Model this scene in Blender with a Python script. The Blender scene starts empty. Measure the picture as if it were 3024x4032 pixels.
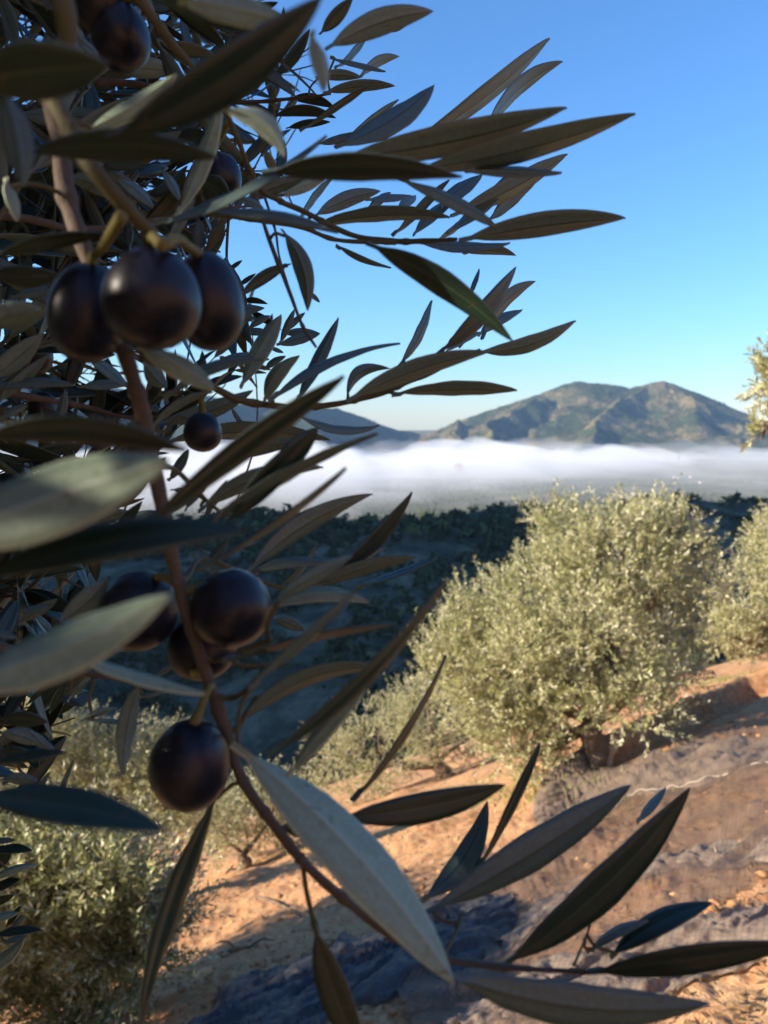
import bpy, math, random
import numpy as np
from mathutils import Vector, Matrix

# ------------------------------------------------------------------ camera, sky, sun, exposure
sc = bpy.context.scene
COL = sc.collection
PITCH = math.radians(6.9)
FPX = 3029.0                                   # focal length in photograph pixels (3024 x 4032)
CF = np.array([0, math.cos(PITCH), -math.sin(PITCH)])
CR = np.array([1.0, 0, 0])
CU = np.array([0, math.sin(PITCH), math.cos(PITCH)])
def ray(u, v):
    return CF + CR * ((u - 1512) / FPX) + CU * ((2016 - v) / FPX)
def at(u, v, d):                               # point at depth d along the view axis
    return ray(u, v) * d

cam_d = bpy.data.cameras.new('camera')
cam = bpy.data.objects.new('camera', cam_d); COL.objects.link(cam)
cam.location = (0, 0, 0)
cam.rotation_euler = (math.radians(90) - PITCH, 0, 0)
cam_d.sensor_fit = 'VERTICAL'; cam_d.sensor_height = 32.0; cam_d.sensor_width = 24.0
cam_d.lens = 32.0 * FPX / 4032.0
cam_d.clip_start = 0.01; cam_d.clip_end = 40000
cam_d.dof.use_dof = True
cam_d.dof.focus_distance = 0.40
cam_d.dof.aperture_fstop = 15.5
sc.camera = cam

SUN = np.array([-0.89, -0.20, 0.375]); SUN = SUN / np.linalg.norm(SUN)     # direction towards the sun
SUN_EL = math.asin(SUN[2]); SUN_ROT = math.atan2(SUN[0], SUN[1])
w = bpy.data.worlds.new('World'); sc.world = w; w.use_nodes = True
nt = w.node_tree; nt.nodes.clear()
sky = nt.nodes.new('ShaderNodeTexSky'); sky.sky_type = 'NISHITA'
sky.sun_disc = False; sky.sun_elevation = SUN_EL; sky.sun_rotation = SUN_ROT
sky.altitude = 3000; sky.air_density = 1.9; sky.dust_density = 0.6; sky.ozone_density = 10.0
bg = nt.nodes.new('ShaderNodeBackground'); bg.inputs[1].default_value = 0.108
wo = nt.nodes.new('ShaderNodeOutputWorld')
nt.links.new(sky.outputs[0], bg.inputs[0]); nt.links.new(bg.outputs[0], wo.inputs[0])
sd = bpy.data.lights.new('sun', 'SUN'); sd.energy = 5.0; sd.angle = math.radians(0.53); sd.color = (1.0, 0.87, 0.70)
so = bpy.data.objects.new('sun', sd); COL.objects.link(so)
so.rotation_euler = Vector(SUN).to_track_quat('Z', 'Y').to_euler()
vs = sc.view_settings; vs.view_transform = 'Standard'; vs.look = 'None'; vs.exposure = 1.24; vs.gamma = 1.0; vs.use_curve_mapping = False
sc.render.engine = 'CYCLES'
cy = sc.cycles
cy.use_denoising = True; cy.max_bounces = 8; cy.diffuse_bounces = 3; cy.glossy_bounces = 3; cy.transmission_bounces = 4
cy.transparent_max_bounces = 24; cy.volume_bounces = 3; cy.sample_clamp_indirect = 6.0
cy.use_adaptive_sampling = True; cy.adaptive_threshold = 0.015

RNG = np.random.default_rng(7)
random.seed(7)

# ------------------------------------------------------------------ helpers
def tag(o, label=None, cat=None, group=None, kind=None):
    if label: o['label'] = label
    if cat: o['category'] = cat
    if group: o['group'] = group
    if kind: o['kind'] = kind
    return o
def empty(name, loc=(0, 0, 0)):
    o = bpy.data.objects.new(name, None); COL.objects.link(o); o.location = loc
    o.empty_display_size = 0.1
    return o
def mesh_np(name, verts, faces, smooth=True, mats=(), mat_idx=None, uv=None):
    """faces: (n,k) int array of equal-size polygons, or a list of such arrays"""
    if not isinstance(faces, (list, tuple)): faces = [faces]
    faces = [np.asarray(f, dtype=np.int32) for f in faces if len(f)]
    me = bpy.data.meshes.new(name)
    verts = np.asarray(verts, dtype=np.float32)
    me.vertices.add(len(verts)); me.vertices.foreach_set('co', verts.ravel())
    tot = sum(f.size for f in faces); npoly = sum(len(f) for f in faces)
    me.loops.add(tot); me.polygons.add(npoly)
    me.loops.foreach_set('vertex_index', np.concatenate([f.ravel() for f in faces]))
    sizes = np.concatenate([np.full(len(f), f.shape[1], dtype=np.int32) for f in faces])
    starts = np.concatenate([[0], np.cumsum(sizes)[:-1]]).astype(np.int32)
    me.polygons.foreach_set('loop_start', starts)
    if smooth: me.polygons.foreach_set('use_smooth', np.ones(npoly, dtype=bool))
    for m in mats: me.materials.append(m)
    if mat_idx is not None: me.polygons.foreach_set('material_index', np.asarray(mat_idx, dtype=np.int32))
    me.update(calc_edges=True)
    if uv is not None:
        l = me.uv_layers.new(name='UVMap')
        vi = np.concatenate([f.ravel() for f in faces])
        l.data.foreach_set('uv', np.asarray(uv, dtype=np.float32)[vi].ravel())
    return me
def link(name, me, parent=None, loc=None):
    o = bpy.data.objects.new(name, me); COL.objects.link(o)
    if parent is not None: o.parent = parent
    if loc is not None: o.location = loc
    return o

def _hash(ix, iy, iz, seed):
    h = (ix.astype(np.int64) * 374761393 + iy.astype(np.int64) * 668265263 + iz.astype(np.int64) * 2147483647 + seed * 1274126177) & 0xffffffff
    h = ((h ^ (h >> 13)) * 1274126177) & 0xffffffff
    h = (h ^ (h >> 16)) & 0xffffff
    return h / float(0xffffff)
def vnoise(x, y, z=None, seed=0):
    x = np.asarray(x, float); y = np.asarray(y, float)
    if z is None: z = np.zeros_like(x)
    ix, iy, iz = np.floor(x), np.floor(y), np.floor(z)
    fx, fy, fz = x - ix, y - iy, z - iz
    fx, fy, fz = [f * f * f * (f * (f * 6 - 15) + 10) for f in (fx, fy, fz)]
    r = 0
    for a in (0, 1):
        for b in (0, 1):
            for c in (0, 1):
                wgt = (fx if a else 1 - fx) * (fy if b else 1 - fy) * (fz if c else 1 - fz)
                r = r + wgt * _hash(ix + a, iy + b, iz + c, seed)
    return r * 2 - 1
def fbm(x, y, octv=4, seed=0, z=None, gain=0.5):
    r = 0; amp = 1.0; f = 1.0
    for k in range(octv):
        r = r + amp * vnoise(np.asarray(x) * f, np.asarray(y) * f, None if z is None else np.asarray(z) * f, seed + 17 * k)
        amp *= gain; f *= 2.03
    return r
def sstep(a, b, x):
    t = np.clip((x - a) / (b - a), 0, 1); return t * t * (3 - 2 * t)

# --- node helpers
def new_mat(name):
    m = bpy.data.materials.new(name); m.use_nodes = True
    t = m.node_tree; t.nodes.clear()
    out = t.nodes.new('ShaderNodeOutputMaterial')
    return m, t, out
def node(t, typ, **kw):
    n = t.nodes.new(typ)
    for k, v in kw.items(): setattr(n, k, v)
    return n
def setin(n, **kw):
    for k, v in kw.items():
        n.inputs[k.replace('_', ' ')].default_value = v
def ramp(t, fac, stops):
    r = t.nodes.new('ShaderNodeValToRGB')
    el = r.color_ramp.elements
    while len(el) < len(stops): el.new(0.5)
    for e, (p, c) in zip(el, stops):
        e.position = p; e.color = (*c, 1)
    t.links.new(fac, r.inputs[0]); return r.outputs[0]
def noise(t, scale, detail=4, rough=0.55, coord=None, dist=0.0):
    n = t.nodes.new('ShaderNodeTexNoise'); n.inputs['Scale'].default_value = scale
    n.inputs['Detail'].default_value = detail; n.inputs['Roughness'].default_value = rough; n.inputs['Distortion'].default_value = dist
    if coord is not None: t.links.new(coord, n.inputs['Vector'])
    return n.outputs[0]
def mixc(t, fac, a, b, blend='MIX'):
    n = t.nodes.new('ShaderNodeMix'); n.data_type = 'RGBA'; n.blend_type = blend
    for idx, val in ((0, fac), (6, a), (7, b)):
        if isinstance(val, (int, float)): n.inputs[idx].default_value = val
        elif isinstance(val, tuple): n.inputs[idx].default_value = (*val, 1)
        else: t.links.new(val, n.inputs[idx])
    return n.outputs[2]
def bump(t, h, strength, dist):
    b = t.nodes.new('ShaderNodeBump'); b.inputs['Strength'].default_value = strength; b.inputs['Distance'].default_value = dist
    t.links.new(h, b.inputs['Height']); return b.outputs[0]
def principled(t, out, color=None, rough=0.8, normal=None, spec=0.3):
    p = t.nodes.new('ShaderNodeBsdfPrincipled')
    p.inputs['Roughness'].default_value = rough if isinstance(rough, (int, float)) else 0.5
    if not isinstance(rough, (int, float)): t.links.new(rough, p.inputs['Roughness'])
    p.inputs['Specular IOR Level'].default_value = spec
    if color is not None:
        if isinstance(color, tuple): p.inputs['Base Color'].default_value = (*color, 1)
        else: t.links.new(color, p.inputs['Base Color'])
    if normal is not None: t.links.new(normal, p.inputs['Normal'])
    if out is not None: t.links.new(p.outputs[0], out.inputs[0])
    return p
def objco(t):
    return t.nodes.new('ShaderNodeTexCoord').outputs['Object']
def plain(name, color, rough=0.8, var=0.25, scale=5.0, bmp=0.0, bd=0.01, spec=0.3):
    m, t, out = new_mat(name); c = objco(t)
    f = noise(t, scale, 5, 0.6, c)
    col = mixc(t, f, tuple(x * (1 - var) for x in color), tuple(min(1, x * (1 + var)) for x in color))
    nrm = bump(t, noise(t, scale * 4, 4, 0.6, c), bmp, bd) if bmp else None
    principled(t, out, col, rough, nrm, spec)
    return m

# ------------------------------------------------------------------ the lie of the land
RIDGE_U = np.array([-3000, 300, 700, 1100, 1700, 2100, 2400, 2650, 3024, 5000])
RIDGE_Q = np.array([-.150, -.145, -.141, -.1362, -.1262, -.128, -.122, -.1115, -.112, -.105])
def land(x, y):
    """height of the open ground (camera at 0,0,0; y ahead, x right)"""
    x = np.asarray(x, float); y = np.asarray(y, float)
    xs = 45 * np.tanh(x / 45)
    yb = np.where(y < 0, 60 * np.tanh(y / 60), y)
    near = -1.6 + 0.35 * xs - 0.435 * yb - 0.0009 * np.clip(y - 20, 0, 200) ** 2 * 0.4
    # opposite hillside: rises from the ravine to a ridge at about y = 480, drops to the valley floor
    q = x / np.maximum(y, 30.0)
    u = 1512 + q * FPX * 0.99
    zr = np.interp(u, RIDGE_U, RIDGE_Q) * 480
    und = 5.0 * fbm(x / 90.0, y / 90.0, 3, 5) + 1.2 * fbm(x / 22.0, y / 22.0, 2, 9)
    yr = 480 + 30 * fbm(x / 120.0, 0 * y, 2, 41)
    up = zr - 46 * ((yr - y) / 300.0)
    down = zr - 0.205 * (y - yr) - 10 * (1 - np.exp(-np.clip(y - yr, 0, None) / 80))
    hill = np.where(y < yr, up, down) + und * sstep(1500, 700, y)
    floor = -208 + 2.5 * fbm(x / 500.0, y / 500.0, 3, 23)
    k = 7.0
    hill = k * np.logaddexp(hill / k, floor / k)
    k = 3.0
    m = np.maximum(near / k, hill / k)
    far = k * np.logaddexp(near / k, np.where(y > 60, hill, -400) / k)
    near_w = sstep(60, 90, y)
    h = near * (1 - near_w) + far * near_w
    # spur unseen on the left, added to shade the opposite hillside
    hx = (x + 600) / 240.0; hy = (y - 285) / 215.0
    shade_spur = 460 * np.exp(-(hx ** 2)) * np.exp(-(hy ** 2)) * sstep(-170, -330, x + 0.0 * y)
    h = h + shade_spur
    return h
GULLY = 0
def soil(x, y):
    """land with the relief of worked earth near the camera"""
    r = np.hypot(x, y)
    h = land(x, y)
    fade = sstep(70, 25, r)
    # tilled strips run across the slope, from lower left to upper right
    ca, sa = math.cos(0.62), math.sin(0.62)
    al = x * ca + y * sa; ac = -x * sa + y * ca
    h = h + fade * (0.10 * fbm(al / 2.2, ac / 0.9, 3, 3) + 0.045 * fbm(al / 0.7, ac / 0.3, 3, 13))
    cl = fbm(x / 0.16, y / 0.16, 3, 31)
    h = h + fade * sstep(28, 8, r) * 0.030 * np.abs(cl) 
    # terrace step behind the net, falling towards the camera
    d = ac - (7.1 + 0.25 * fbm(al / 1.5, 0 * al, 2, 77))
    h = h + fade * sstep(1.0, 4.0, x) * (0.55 * sstep(-0.12, 0.22, d) * np.exp(-np.clip(d, 0, None) / 3.0))
    return h

# ------------------------------------------------------------------ ground sheet
dense = np.radians(np.linspace(-36, 36, 400))
rest = np.radians(np.concatenate([np.linspace(36, 324, 90)[1:-1]]))
ang = np.concatenate([dense, rest])
rad = [0.4]
while rad[-1] < 14000:
    r_ = rad[-1]
    rad.append(r_ * (1.03 if r_ < 1.8 else 1.0065 if r_ < 24 else 1.012 if r_ < 2600 else 1.03))
rad = np.array(rad)
A, R_ = np.meshgrid(ang, rad)
gx, gy = R_ * np.sin(A), R_ * np.cos(A)
gz = soil(gx, gy)
nr, na = gx.shape
idx = np.arange(nr * na).reshape(nr, na)
nxt = np.roll(idx, -1, axis=1)
F_ = np.stack([idx[:-1], nxt[:-1], nxt[1:], idx[1:]], -1).reshape(-1, 4)[:, ::-1]
V_ = np.stack([gx, gy, gz], -1).reshape(-1, 3)
V_ = np.vstack([V_, [[0, 0, float(soil(0.0, 0.0))]]])
tri = np.stack([idx[0], np.roll(idx[0], -1), np.full(na, len(V_) - 1)], -1)

m, t, out = new_mat('earth'); co = objco(t)
geo = node(t, 'ShaderNodeNewGeometry')
n1 = noise(t, 1.6, 6, 0.62, co, 0.6); n2 = noise(t, 14, 5, 0.65, co); n3 = noise(t, 0.35, 3, 0.5, co); n4 = noise(t, 60, 3, 0.6, co)
soilc = ramp(t, n1, [(0.25, (0.25, 0.100, 0.038)), (0.5, (0.45, 0.215, 0.095)), (0.75, (0.54, 0.30, 0.15))])
soilc = mixc(t, ramp(t, n2, [(0.40, (0, 0, 0)), (0.66, (1, 1, 1))]), soilc, (0.55, 0.34, 0.18))
soilc = mixc(t, ramp(t, n4, [(0.55, (0, 0, 0)), (0.75, (.6, .6, .6))]), soilc, (0.16, 0.075, 0.038))
straw = ramp(t, noise(t, 3.0, 4, 0.6, co), [(0.55, (0, 0, 0)), (0.72, (.55, .55, .55))])
soilc = mixc(t, straw, soilc, (0.44, 0.33, 0.17))
# scrub and dark grove ground further off, by distance down the hill
sep = node(t, 'ShaderNodeSeparateXYZ'); t.links.new(co, sep.inputs[0])
mr = node(t, 'ShaderNodeMapRange'); t.links.new(sep.outputs['Y'], mr.inputs[0]); setin(mr, From_Min=45.0, From_Max=110.0)
scrub = ramp(t, noise(t, 0.05, 6, 0.7, co), [(0.38, (0.035, 0.042, 0.024)), (0.52, (0.085, 0.08, 0.05)), (0.7, (0.22, 0.18, 0.12))])
val = ramp(t, noise(t, 0.012, 5, 0.65, co), [(0.3, (0.07, 0.085, 0.04)), (0.55, (0.15, 0.14, 0.075)), (0.75, (0.24, 0.19, 0.11))])
mr2 = node(t, 'ShaderNodeMapRange'); t.links.new(sep.outputs['Y'], mr2.inputs[0]); setin(mr2, From_Min=650.0, From_Max=1100.0)
colr = mixc(t, mr.outputs[0], soilc, mixc(t, mr2.outputs[0], scrub, val))
hgt = node(t, 'ShaderNodeMath', operation='ADD'); t.links.new(n2, hgt.inputs[0]); t.links.new(n4, hgt.inputs[1])
principled(t, out, colr, 0.95, bump(t, hgt.outputs[0], 0.7, 0.02), 0.1)
M_EARTH = m
ground = link('ground', mesh_np('ground', V_, [F_, tri], True, [M_EARTH]))
tag(ground, 'reddish tilled hillside and valley floor', None, None, 'structure')

# ------------------------------------------------------------------ mountains
def mountain(name, xs, ys, prof, y0, k, depth, seed, spurs, floor=-235, rough=1.0, mat=None):
    """prof: (u, v) of the skyline; the crest stands on the line y = y0 + k x; spurs: polylines of (u, v, y)"""
    nx, ny = xs.size, ys.size
    X, Y = np.meshgrid(xs, ys)
    nrm = math.hypot(1, k)
    al = []; pz = []
    for u, v in prof:
        d = ray(u, v); q = d[0] / d[1]; yy = y0 / (1 - k * q); al.append((q * yy + k * yy) / nrm); pz.append(d[2] / d[1] * yy)
    al = np.array(al); pz = np.array(pz)
    wx = X + 70 * fbm(X / 420, Y / 420, 3, seed + 1); wy = Y + 70 * fbm(X / 420, Y / 420, 3, seed + 2)
    dist = (y0 + k * X - Y) / nrm                      # >0 on our side of the crest
    A_ = (X + k * Y) / nrm
    t_ = dist / depth
    crest = np.interp(A_, al, pz)
    base = np.where(t_ >= 0, crest + (floor - crest) * np.clip(t_, 0, 1.5) ** 0.72, crest + (floor - crest) * np.clip(-t_ * 1.4, 0, 1.5))
    z = base
    for sp in spurs:
        steep, pts = sp
        P = []
        for (u, v, yy) in pts:
            d = ray(u, v); P.append((d[0] / d[1] * yy, yy, d[2] / d[1] * yy))
        for (x0, ya, z0), (x1, yb, z1) in zip(P[:-1], P[1:]):
            dx, dy = x1 - x0, yb - ya; L2 = dx * dx + dy * dy
            tt = np.clip(((wx - x0) * dx + (wy - ya) * dy) / L2, 0, 1)
            dd = np.hypot(wx - x0 - tt * dx, wy - ya - tt * dy)
            z = np.maximum(z, z0 + (z1 - z0) * tt - steep * dd)
    env = np.clip(np.abs(dist) / 260, 0, 1) * np.clip(1.2 - t_, 0.2, 1)
    z = z + rough * env * (38 * (0.45 - np.abs(fbm(X / 330, Y / 330, 4, seed + 11))) + 7 * fbm(X / 90, Y / 90, 3, seed + 12))
    z = z + 3.5 * fbm(X / 45, Y / 45, 3, seed + 21)
    V = np.stack([X, Y, z], -1).reshape(-1, 3)
    i = np.arange(nx * ny).reshape(ny, nx)
    F = np.stack([i[:-1, :-1], i[:-1, 1:], i[1:, 1:], i[1:, :-1]], -1).reshape(-1, 4)
    o = link(name, mesh_np(name, V, F, True, [mat or M_MOUNT]))
    o['kind'] = 'structure'
    return X, Y, z

m, t, out = new_mat('mountain_scrub'); co = objco(t)
a = noise(t, 0.004, 5, 0.6, co); b = noise(t, 0.03, 4, 0.7, co); c = noise(t, 0.09, 3, 0.7, co)
green = ramp(t, b, [(0.3, (0.020, 0.030, 0.011)), (0.6, (0.055, 0.066, 0.025)), (0.8, (0.12, 0.11, 0.05))])
tan = ramp(t, c, [(0.3, (0.19, 0.14, 0.065)), (0.7, (0.40, 0.27, 0.14))])
fac = ramp(t, a, [(0.44, (0, 0, 0)), (0.62, (1, 1, 1))])
fac2 = mixc(t, 1.0, fac, ramp(t, c, [(0.42, (0.15, .15, .15)), (0.6, (1, 1, 1))]), 'MULTIPLY')
col_ = mixc(t, fac2, green, tan)
principled(t, out, col_, 1.0, bump(t, c, 0.6, 6.0), 0.0)
M_MOUNT = m
M_WOODED_SHADE = plain('wooded_ridge_shade', (0.034, 0.044, 0.024), 1.0, 0.55, 0.02, 0.6, 6.0, 0.0)  # woodland colour, darkened further to carry the shade on this ridge
MX, MY, MZ = mountain('mountain', np.linspace(-300, 5200, 620), np.linspace(3950, 6400, 330),
    [(0, 1830), (1500, 1770), (1700, 1702), (1850, 1640), (2000, 1592), (2130, 1548), (2215, 1513), (2265, 1502), (2330, 1506), (2400, 1514), (2480, 1527),
     (2540, 1516), (2575, 1505), (2615, 1500), (2690, 1524), (2780, 1560), (2900, 1610), (3010, 1662), (3200, 1690), (3600, 1640)],
    5400, -0.06, 1250, 51,
    [(0.80, [(2120, 1560, 5250), (2010, 1625, 4850), (1935, 1672, 4550), (1880, 1760, 4150)]),
     (0.75, [(2560, 1515, 5350), (2420, 1570, 5050), (2340, 1660, 4600), (2330, 1760, 4150)]),
     (0.75, [(2630, 1508, 5350), (2700, 1570, 5000), (2705, 1650, 4650)]),
     (0.8, [(1850, 1650, 5200), (1790, 1700, 4800), (1760, 1760, 4400)]),
     (0.55, [(2900, 1620, 5300), (2880, 1690, 4700), (2860, 1770, 4200)])])
LX, LY, LZ = mountain('mountain_ridge', np.linspace(-4600, 1300, 480), np.linspace(2300, 6400, 330),
    [(-1200, 1380), (-400, 1420), (0, 1480), (400, 1520), (700, 1542), (830, 1555), (940, 1585), (1100, 1600), (1240, 1598), (1330, 1606),
     (1440, 1645), (1541, 1686), (1640, 1705), (1740, 1735), (1900, 1830)],
    5250, 0.9, 520, 85, [(0.75, [(1120, 1602, 4600), (1230, 1690, 4150), (1290, 1770, 3800)]), (0.7, [(800, 1560, 4250), (900, 1680, 3800), (960, 1780, 3500)])], mat=M_WOODED_SHADE)
# ------------------------------------------------------------------ fog bank and haze
def closed_layer(name, xs, ys, top, bottom, mat):
    X, Y = np.meshgrid(xs, ys); T = top(X, Y); ny, nx = X.shape
    i = np.arange(nx * ny).reshape(ny, nx); o_ = nx * ny
    V = np.vstack([np.stack([X, Y, T], -1).reshape(-1, 3), np.stack([X, Y, np.full_like(X, bottom)], -1).reshape(-1, 3)])
    f = np.stack([i[:-1, :-1], i[:-1, 1:], i[1:, 1:], i[1:, :-1]], -1).reshape(-1, 4)
    fb = f[:, ::-1] + o_
    sides = []
    for e in (i[0, :], i[:, -1], i[-1, ::-1], i[::-1, 0]):
        sides.append(np.stack([e[1:], e[:-1], e[:-1] + o_, e[1:] + o_], -1))
    o = link(name, mesh_np(name, V, np.vstack([f, fb] + sides), True, [mat]))
    return o
def vol_mat(name, color, density, aniso=0.0):
    m, t, out = new_mat(name)
    v = node(t, 'ShaderNodeVolumePrincipled')
    v.inputs['Color'].default_value = (*color, 1); v.inputs['Density'].default_value = density
    v.inputs['Anisotropy'].default_value = aniso
    t.links.new(v.outputs[0], out.inputs['Volume'])
    return m
def fog_top(X, Y):
    q = X / np.maximum(Y, 300)
    left = sstep(0.35, -0.15, q)
    start = 1180 + 1900 * sstep(-0.05, 0.5, q) + 160 * fbm(X / 300, Y / 300, 3, 4)
    full = -160 + 20 * left + 15 * fbm(X / 480, Y / 1600, 3, 61) + 36 * fbm(q * 9 + 3, Y / 5000, 4, 63) + 18 * np.abs(fbm(X / 170, Y / 600, 3, 67)) + 7 * fbm(X / 60, Y / 160, 2, 69)
    k = sstep(0, 1, (Y - start) / (1500 - 500 * left))
    edge = sstep(4550, 4150, Y)
    return -226 + (full + 226) * k * (0.05 + 0.95 * edge)
fog = closed_layer('fog', np.linspace(-5200, 6000, 330), np.linspace(1000, 4600, 150), fog_top, -228, vol_mat('fog_vapour', (0.97, 0.98, 1.0), 0.0019, 0.0))
tag(fog, 'low bank of white morning fog filling the valley', 'fog', None, 'stuff')
def veil_top(X, Y):
    q = X / np.maximum(Y, 300)
    full = -142 + 14 * fbm(X / 420, Y / 1500, 3, 161) + 26 * fbm(q * 10, Y / 5000, 4, 163) + 34 * np.abs(fbm(X / 210, Y / 700, 3, 167)) + 10 * fbm(X / 70, Y / 200, 2, 169)
    k = sstep(0, 1, (Y - 1050 - 250 * sstep(0, .5, q) - 200 * fbm(X / 260, Y / 400, 3, 7)) / 1300)
    return -226.5 + (full + 226.5) * k * (0.05 + 0.95 * sstep(4560, 4050, Y))
veil = closed_layer('fog', np.linspace(-5150, 5950, 330), np.linspace(1010, 4590, 150), veil_top, -229, vol_mat('fog_veil', (0.99, 0.99, 1.0), 0.0006, 0.0))
tag(veil, 'thin ragged veil of mist over the fog bank and valley groves', 'fog', None, 'stuff')
def haze_box():
    x0, x1, y0, y1, z0, z1 = -7000, 7000, -600, 7000, -260, 420
    V = [(x, y, z) for z in (z0, z1) for y in (y0, y1) for x in (x0, x1)]
    F = [(0, 2, 3, 1), (4, 5, 7, 6), (0, 1, 5, 4), (2, 6, 7, 3), (0, 4, 6, 2), (1, 3, 7, 5)]
    o = link('haze', mesh_np('haze', V, np.array(F), False, [vol_mat('haze_air', (0.40, 0.64, 1.0), 3.8e-5)]))
    tag(o, 'thin blue morning haze over the valley', 'haze', None, 'stuff')
haze_box()
# ------------------------------------------------------------------ vegetation helpers
def leaf_mat(name, top, under, rough=0.5, transl=0.18, var=0.35, spec=0.4, warm=None):
    m, t, out = new_mat(name)
    g = node(t, 'ShaderNodeNewGeometry')
    c = mixc(t, g.outputs['Backfacing'], top, under)
    dark = mixc(t, 1.0, c, (1 - var, 1 - var, 1 - var), 'MULTIPLY')
    light = mixc(t, 1.0, c, (1 + var, 1 + var, 1 + var * 0.8), 'MULTIPLY')
    c2 = mixc(t, g.outputs['Random Per Island'], dark, light)
    if warm:
        mth = node(t, 'ShaderNodeMath', operation='FRACT'); ml = node(t, 'ShaderNodeMath', operation='MULTIPLY')
        t.links.new(g.outputs['Random Per Island'], ml.inputs[0]); ml.inputs[1].default_value = 37.7
        t.links.new(ml.outputs[0], mth.inputs[0])
        c2 = mixc(t, ramp(t, mth.outputs[0], [(0.80, (0, 0, 0)), (1.0, (1, 1, 1))]), c2, warm)
    p = principled(t, None, c2, rough, None, spec)
    tr = node(t, 'ShaderNodeBsdfTranslucent'); t.links.new(c2, tr.inputs[0])
    mx = node(t, 'ShaderNodeMixShader'); mx.inputs[0].default_value = transl
    t.links.new(p.outputs[0], mx.inputs[1]); t.links.new(tr.outputs[0], mx.inputs[2]); t.links.new(mx.outputs[0], out.inputs[0])
    return m
def unit(v): return v / np.maximum(np.linalg.norm(v, axis=-1, keepdims=True), 1e-9)
def rnd_dir(n, rng):
    return unit(rng.normal(size=(n, 3)))
def leaf_quads(base, axis, normal, L, W):
    """small folded lance-shaped leaves: 6 verts, 4 triangles each (two per half)"""
    n = len(base); side = unit(np.cross(normal, axis)); nn = unit(np.cross(axis, side))
    L = L[:, None]; W = W[:, None]
    v = np.stack([base, base + axis * L * .42 + side * W * .5 + nn * W * .12, base + axis * L, base + axis * L * .42 - side * W * .5 + nn * W * .12], 1)
    f = np.arange(n)[:, None] * 4
    return v.reshape(-1, 3), np.vstack([f + np.array([[0, 2, 1]]), f + np.array([[0, 3, 2]])])
def tube_np(pts, radii, sides=8, cap=True):
    pts = np.asarray(pts, float); radii = np.asarray(radii, float); n = len(pts)
    tan_ = unit(np.gradient(pts, axis=0)); ref = np.array([0.3, 0.2, 0.93])
    if abs(np.dot(unit((pts[-1] - pts[0])[None])[0], unit(ref[None])[0])) > 0.9: ref = np.array([1.0, 0.1, 0.0])
    a = unit(np.cross(tan_, ref)); b = np.cross(tan_, a)
    th = np.linspace(0, 2 * np.pi, sides, endpoint=False)
    V = pts[:, None] + radii[:, None, None] * (a[:, None] * np.cos(th)[None, :, None] + b[:, None] * np.sin(th)[None, :, None])
    i = np.arange(n * sides).reshape(n, sides); nx_ = np.roll(i, -1, 1)
    F = np.stack([i[:-1], nx_[:-1], nx_[1:], i[1:]], -1).reshape(-1, 4)
    V = V.reshape(-1, 3)
    if cap:
        V = np.vstack([V, pts[:1], pts[-1:]])
        T = np.vstack([np.stack([nx_[0], i[0], np.full(sides, n * sides)], -1), np.stack([i[-1], nx_[-1], np.full(sides, n * sides + 1)], -1)])
        return V, F, T
    return V, F, np.zeros((0, 3), int)
def smooth_path(P, n=8):
    P = np.asarray(P, float)
    Q = np.vstack([2 * P[0] - P[1], P, 2 * P[-1] - P[-2]]); o = []
    for k in range(len(P) - 1):
        p0, p1, p2, p3 = Q[k:k + 4]
        for s in np.linspace(0, 1, n, endpoint=False):
            o.append(0.5 * (2 * p1 + (p2 - p0) * s + (2 * p0 - 5 * p1 + 4 * p2 - p3) * s * s + (3 * p1 - p0 - 3 * p2 + p3) * s ** 3))
    o.append(P[-1]); return np.array(o)
def tube_obj(name, pts, radii, mat, parent=None, sides=8, origin=(0, 0, 0), n=6, knob=0.0, seed=1):
    P = smooth_path(pts, n); t0 = np.linspace(0, 1, len(radii)); R = np.interp(np.linspace(0, 1, len(P)), t0, radii)
    V, F, T = tube_np(P, R, sides)
    if knob:
        c = np.repeat(P, sides, 0); k = len(c)
        V[:k] = c + (V[:k] - c) * (1 + knob * fbm(V[:k, 0] * 9, V[:k, 1] * 9, 3, seed, V[:k, 2] * 4))[:, None]
    me = mesh_np(name, V - np.asarray(origin), [F, T], True, [mat])
    return link(name, me, parent)
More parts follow.
